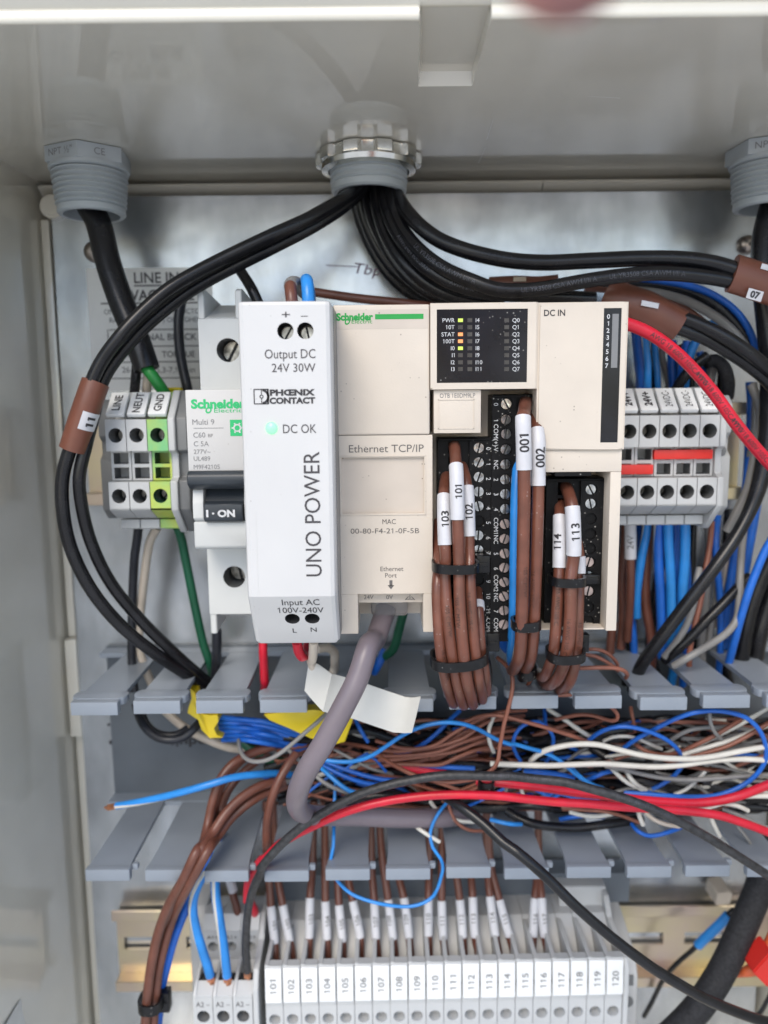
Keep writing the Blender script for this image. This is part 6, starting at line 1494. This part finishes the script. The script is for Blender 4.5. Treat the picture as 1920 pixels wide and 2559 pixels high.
t = thing('end_clamp', 'grey end clamp on the rail before the A2 terminals', 'end clamp', V(ax0 - 4, 0, zl))
bm = B(); prism(bm, [(8.2, zA + 14), (20, zA + 13), (24, zA + 8), (24, zA - 40), (8.2, zA - 40)], ax0 - 6, ax0 - .1, bev=.5); build(bm, 'body', M['lgrey'], t)
for lab, m_, sp in (('light blue wire with white stripe entering the first A2 terminal', ('blue', 'whitew'), 'B6 960,-60,34 940,60,36 890,180,40 830,280,43 790,380,44 780,480,44 800,600,44 840,740,44 880,860,43 900,935,42'),
                    ('plain light blue wire entering the second A2 terminal', ('blue', 'whitew'), 'B6 960,20,30 940,120,34 935,240,38 940,380,41 965,540,43 990,700,43 1005,820,43 1018,938,42')):
    mm = [M[k] for k in m_]
    wire('supply_lead', lab, 'wire', sp, 1.6, mm, RB, 24, stripe=.006, phase=(.72 if 'stripe entering' in lab else .5), tip=(1, 3.4, M['copper']))
wire('lead_wire', 'brown wire with white sleeve entering the upper level of the A2 terminals', 'wire', 'B6 1040,260,20 1055,360,22 1080,450,24 1100,540,24', 1.4, M['brownb'])
o = wire('lead_wire', 'white sleeved wire stub above the A2 terminals', 'wire', 'B6 1030,250,24 1045,300,25 1060,350,25', 1.7, M['tag'])
wire('lead_wire', 'red wire entering the upper level beside the black lead', 'wire', 'B6 1180,220,30 1165,290,32 1160,360,32 1180,430,28 1205,480,26 1212,540,22 1214,600,16', 1.5, M['red'])

# ------------------------------------------------------------------ lower corner
wire('braided_sleeve', 'thick black braided cable sleeve slanting through the lower corner', 'sleeve', 'B8 1720,-60,30 1660,120,32 1590,330,34 1510,520,36 1430,700,38 1340,870,40 1230,1030,42 1090,1180,44 960,1290,44', 4.7, M['blacktex'], n=18)
wire('thin_lead', 'thin black wire ending in the blue splice', 'wire', 'B8 1235,635,18 1190,680,18 1120,740,16 1050,810,14 1000,880,12 960,960,10 930,1020,10 890,1090,8', .9, M['black'])
sp_ = wire('butt_splice', 'small blue butt splice lying in front of the golden rail', 'connector', 'B8 1225,650,18 1280,595,20 1350,530,21 1415,462,22', 1.8, M['blue'], n=14)
wire('thin_lead', 'thin black wire leaving the blue splice upward', 'wire', 'B8 1415,465,22 1440,440,22 1500,425,20', 1.2, M['black'])
wire('thin_lead', 'thin black wire dangling under the red plug', 'wire', 'B8 1700,900,30 1660,980,28 1600,1080,26 1540,1110,24', .8, M['black'])
t = thing('red_plug', 'red plastic plug with orange lead at the lower edge of view', 'connector', zp('B8', 1620, 830, 44))
bm = B(); a = [zp('B8', *q, 48) for q in ((1565, 820), (1680, 690), (1760, 790), (1665, 920))]
lo = [bm.verts.new(p + V(0, -9, 0)) for p in a]; hi = [bm.verts.new(p) for p in a]
bm.faces.new(lo); bm.faces.new(hi[::-1])
for i in range(4): bm.faces.new((lo[i], lo[(i + 1) % 4], hi[(i + 1) % 4], hi[i]))
bmesh.ops.recalc_face_normals(bm, faces=bm.faces[:]); bmesh.ops.bevel(bm, geom=bm.edges[:], offset=.5, segments=2, affect='EDGES')
build(bm, 'body', M['redp'], t)
bm = B(); tube(bm, Path(pz('B8 1470,842,38 1530,812,41 1590,790,42 1630,740,42 1670,640,40 1720,540,38')), lambda t: .5 + 1.5 * min(1, t * 4), 10); build(bm, 'orange_lead', M['orange'], t, sm=60)
t = thing('white_clip', 'pale plastic clip above the golden rail near the braided sleeve', 'clip', zp('C8', 1150, 200, 8))
bm = B(); a, b = zp('C8', 1065, 130, 12), zp('C8', 1250, 290, 12); prism(bm, [(a.x, b.z), (b.x - 1, b.z + .5), (b.x, a.z - 1), (b.x - 1.5, a.z), (a.x + .5, a.z - .8)], 2, 12, 'D', .3); build(bm, 'body', M['creamw'], t)

# ------------------------------------------------------------------ the hand that holds the camera: one finger reaches in from above
bm = B(); tip_ = U(1240, 2, 232) + Vector((0, 0, -.1))
jn = {'tip': (tip_, 5.6), 'd': (tip_ + Vector((1.5, -12, 17)), 7.6), 'p': (tip_ + Vector((5, -32, 34)), 8.6), 'k': (tip_ + Vector((12, -72, 44)), 10.5),
      'palm': (tip_ + Vector((26, -110, 36)), 21), 'wrist': (tip_ + Vector((46, -160, 10)), 23), 'arm': (tip_ + Vector((70, -240, -60)), 28)}
chain = [('tip', 'd'), ('d', 'p'), ('p', 'k'), ('k', 'palm'), ('palm', 'wrist'), ('wrist', 'arm')]
kn = tip_ + Vector((12, -72, 44))
for i in range(3):
    n_ = 'f%d' % i; off = Vector((19 * (i + 1), -6 - 5 * i, 2 - 3 * i))
    jn[n_ + 'k'] = (kn + off, 9.6 - i * .8); jn[n_ + 'p'] = (kn + off + Vector((2, 36 - 4 * i, 2)), 8.4 - i * .7); jn[n_ + 'd'] = (kn + off + Vector((3, 44 - 5 * i, -19)), 7.4 - i * .6); jn[n_ + 't'] = (kn + off + Vector((3, 28 - 4 * i, -33 + 2 * i)), 6.2 - i * .5)
    chain += [('palm', n_ + 'k'), (n_ + 'k', n_ + 'p'), (n_ + 'p', n_ + 'd'), (n_ + 'd', n_ + 't')]
jn['t0'] = (kn + Vector((-14, -42, -14)), 11.5); jn['t1'] = (kn + Vector((-26, -12, -26)), 9.6); jn['t2'] = (kn + Vector((-28, 12, -34)), 7.8)
chain += [('palm', 't0'), ('t0', 't1'), ('t1', 't2')]
hv = {k: bm.verts.new(v[0]) for k, v in jn.items()}
for a, b in chain: bm.edges.new((hv[a], hv[b]))
keys = list(jn)
hand = build(bm, 'person', M['skin'], loc=tip_, recalc=False, sm=0)
tag(hand, 'blurred skin coloured fingertip reaching in from above', 'person')
md = hand.modifiers.new('skin', 'SKIN'); md.use_smooth_shade = True
for i, k in enumerate(keys):
    hand.data.skin_vertices[0].data[i].radius = (jn[k][1] * MM,) * 2
    hand.data.skin_vertices[0].data[i].use_root = (k == 'palm')
hand.modifiers.new('sub', 'SUBSURF').render_levels = 2; hand.modifiers[-1].levels = 1
bm = B(); lathe(bm, tip_ + Vector((0, 3.6, 4)), Vector((0, .9, -.3)), [(4.2, 0), (3.6, 1.2), (2.2, 1.8), (.02, 2)], 16); build(bm, 'fingernail', M['nail'], hand)

for o in bpy.data.objects:
    if '_o' in o: del o['_o']
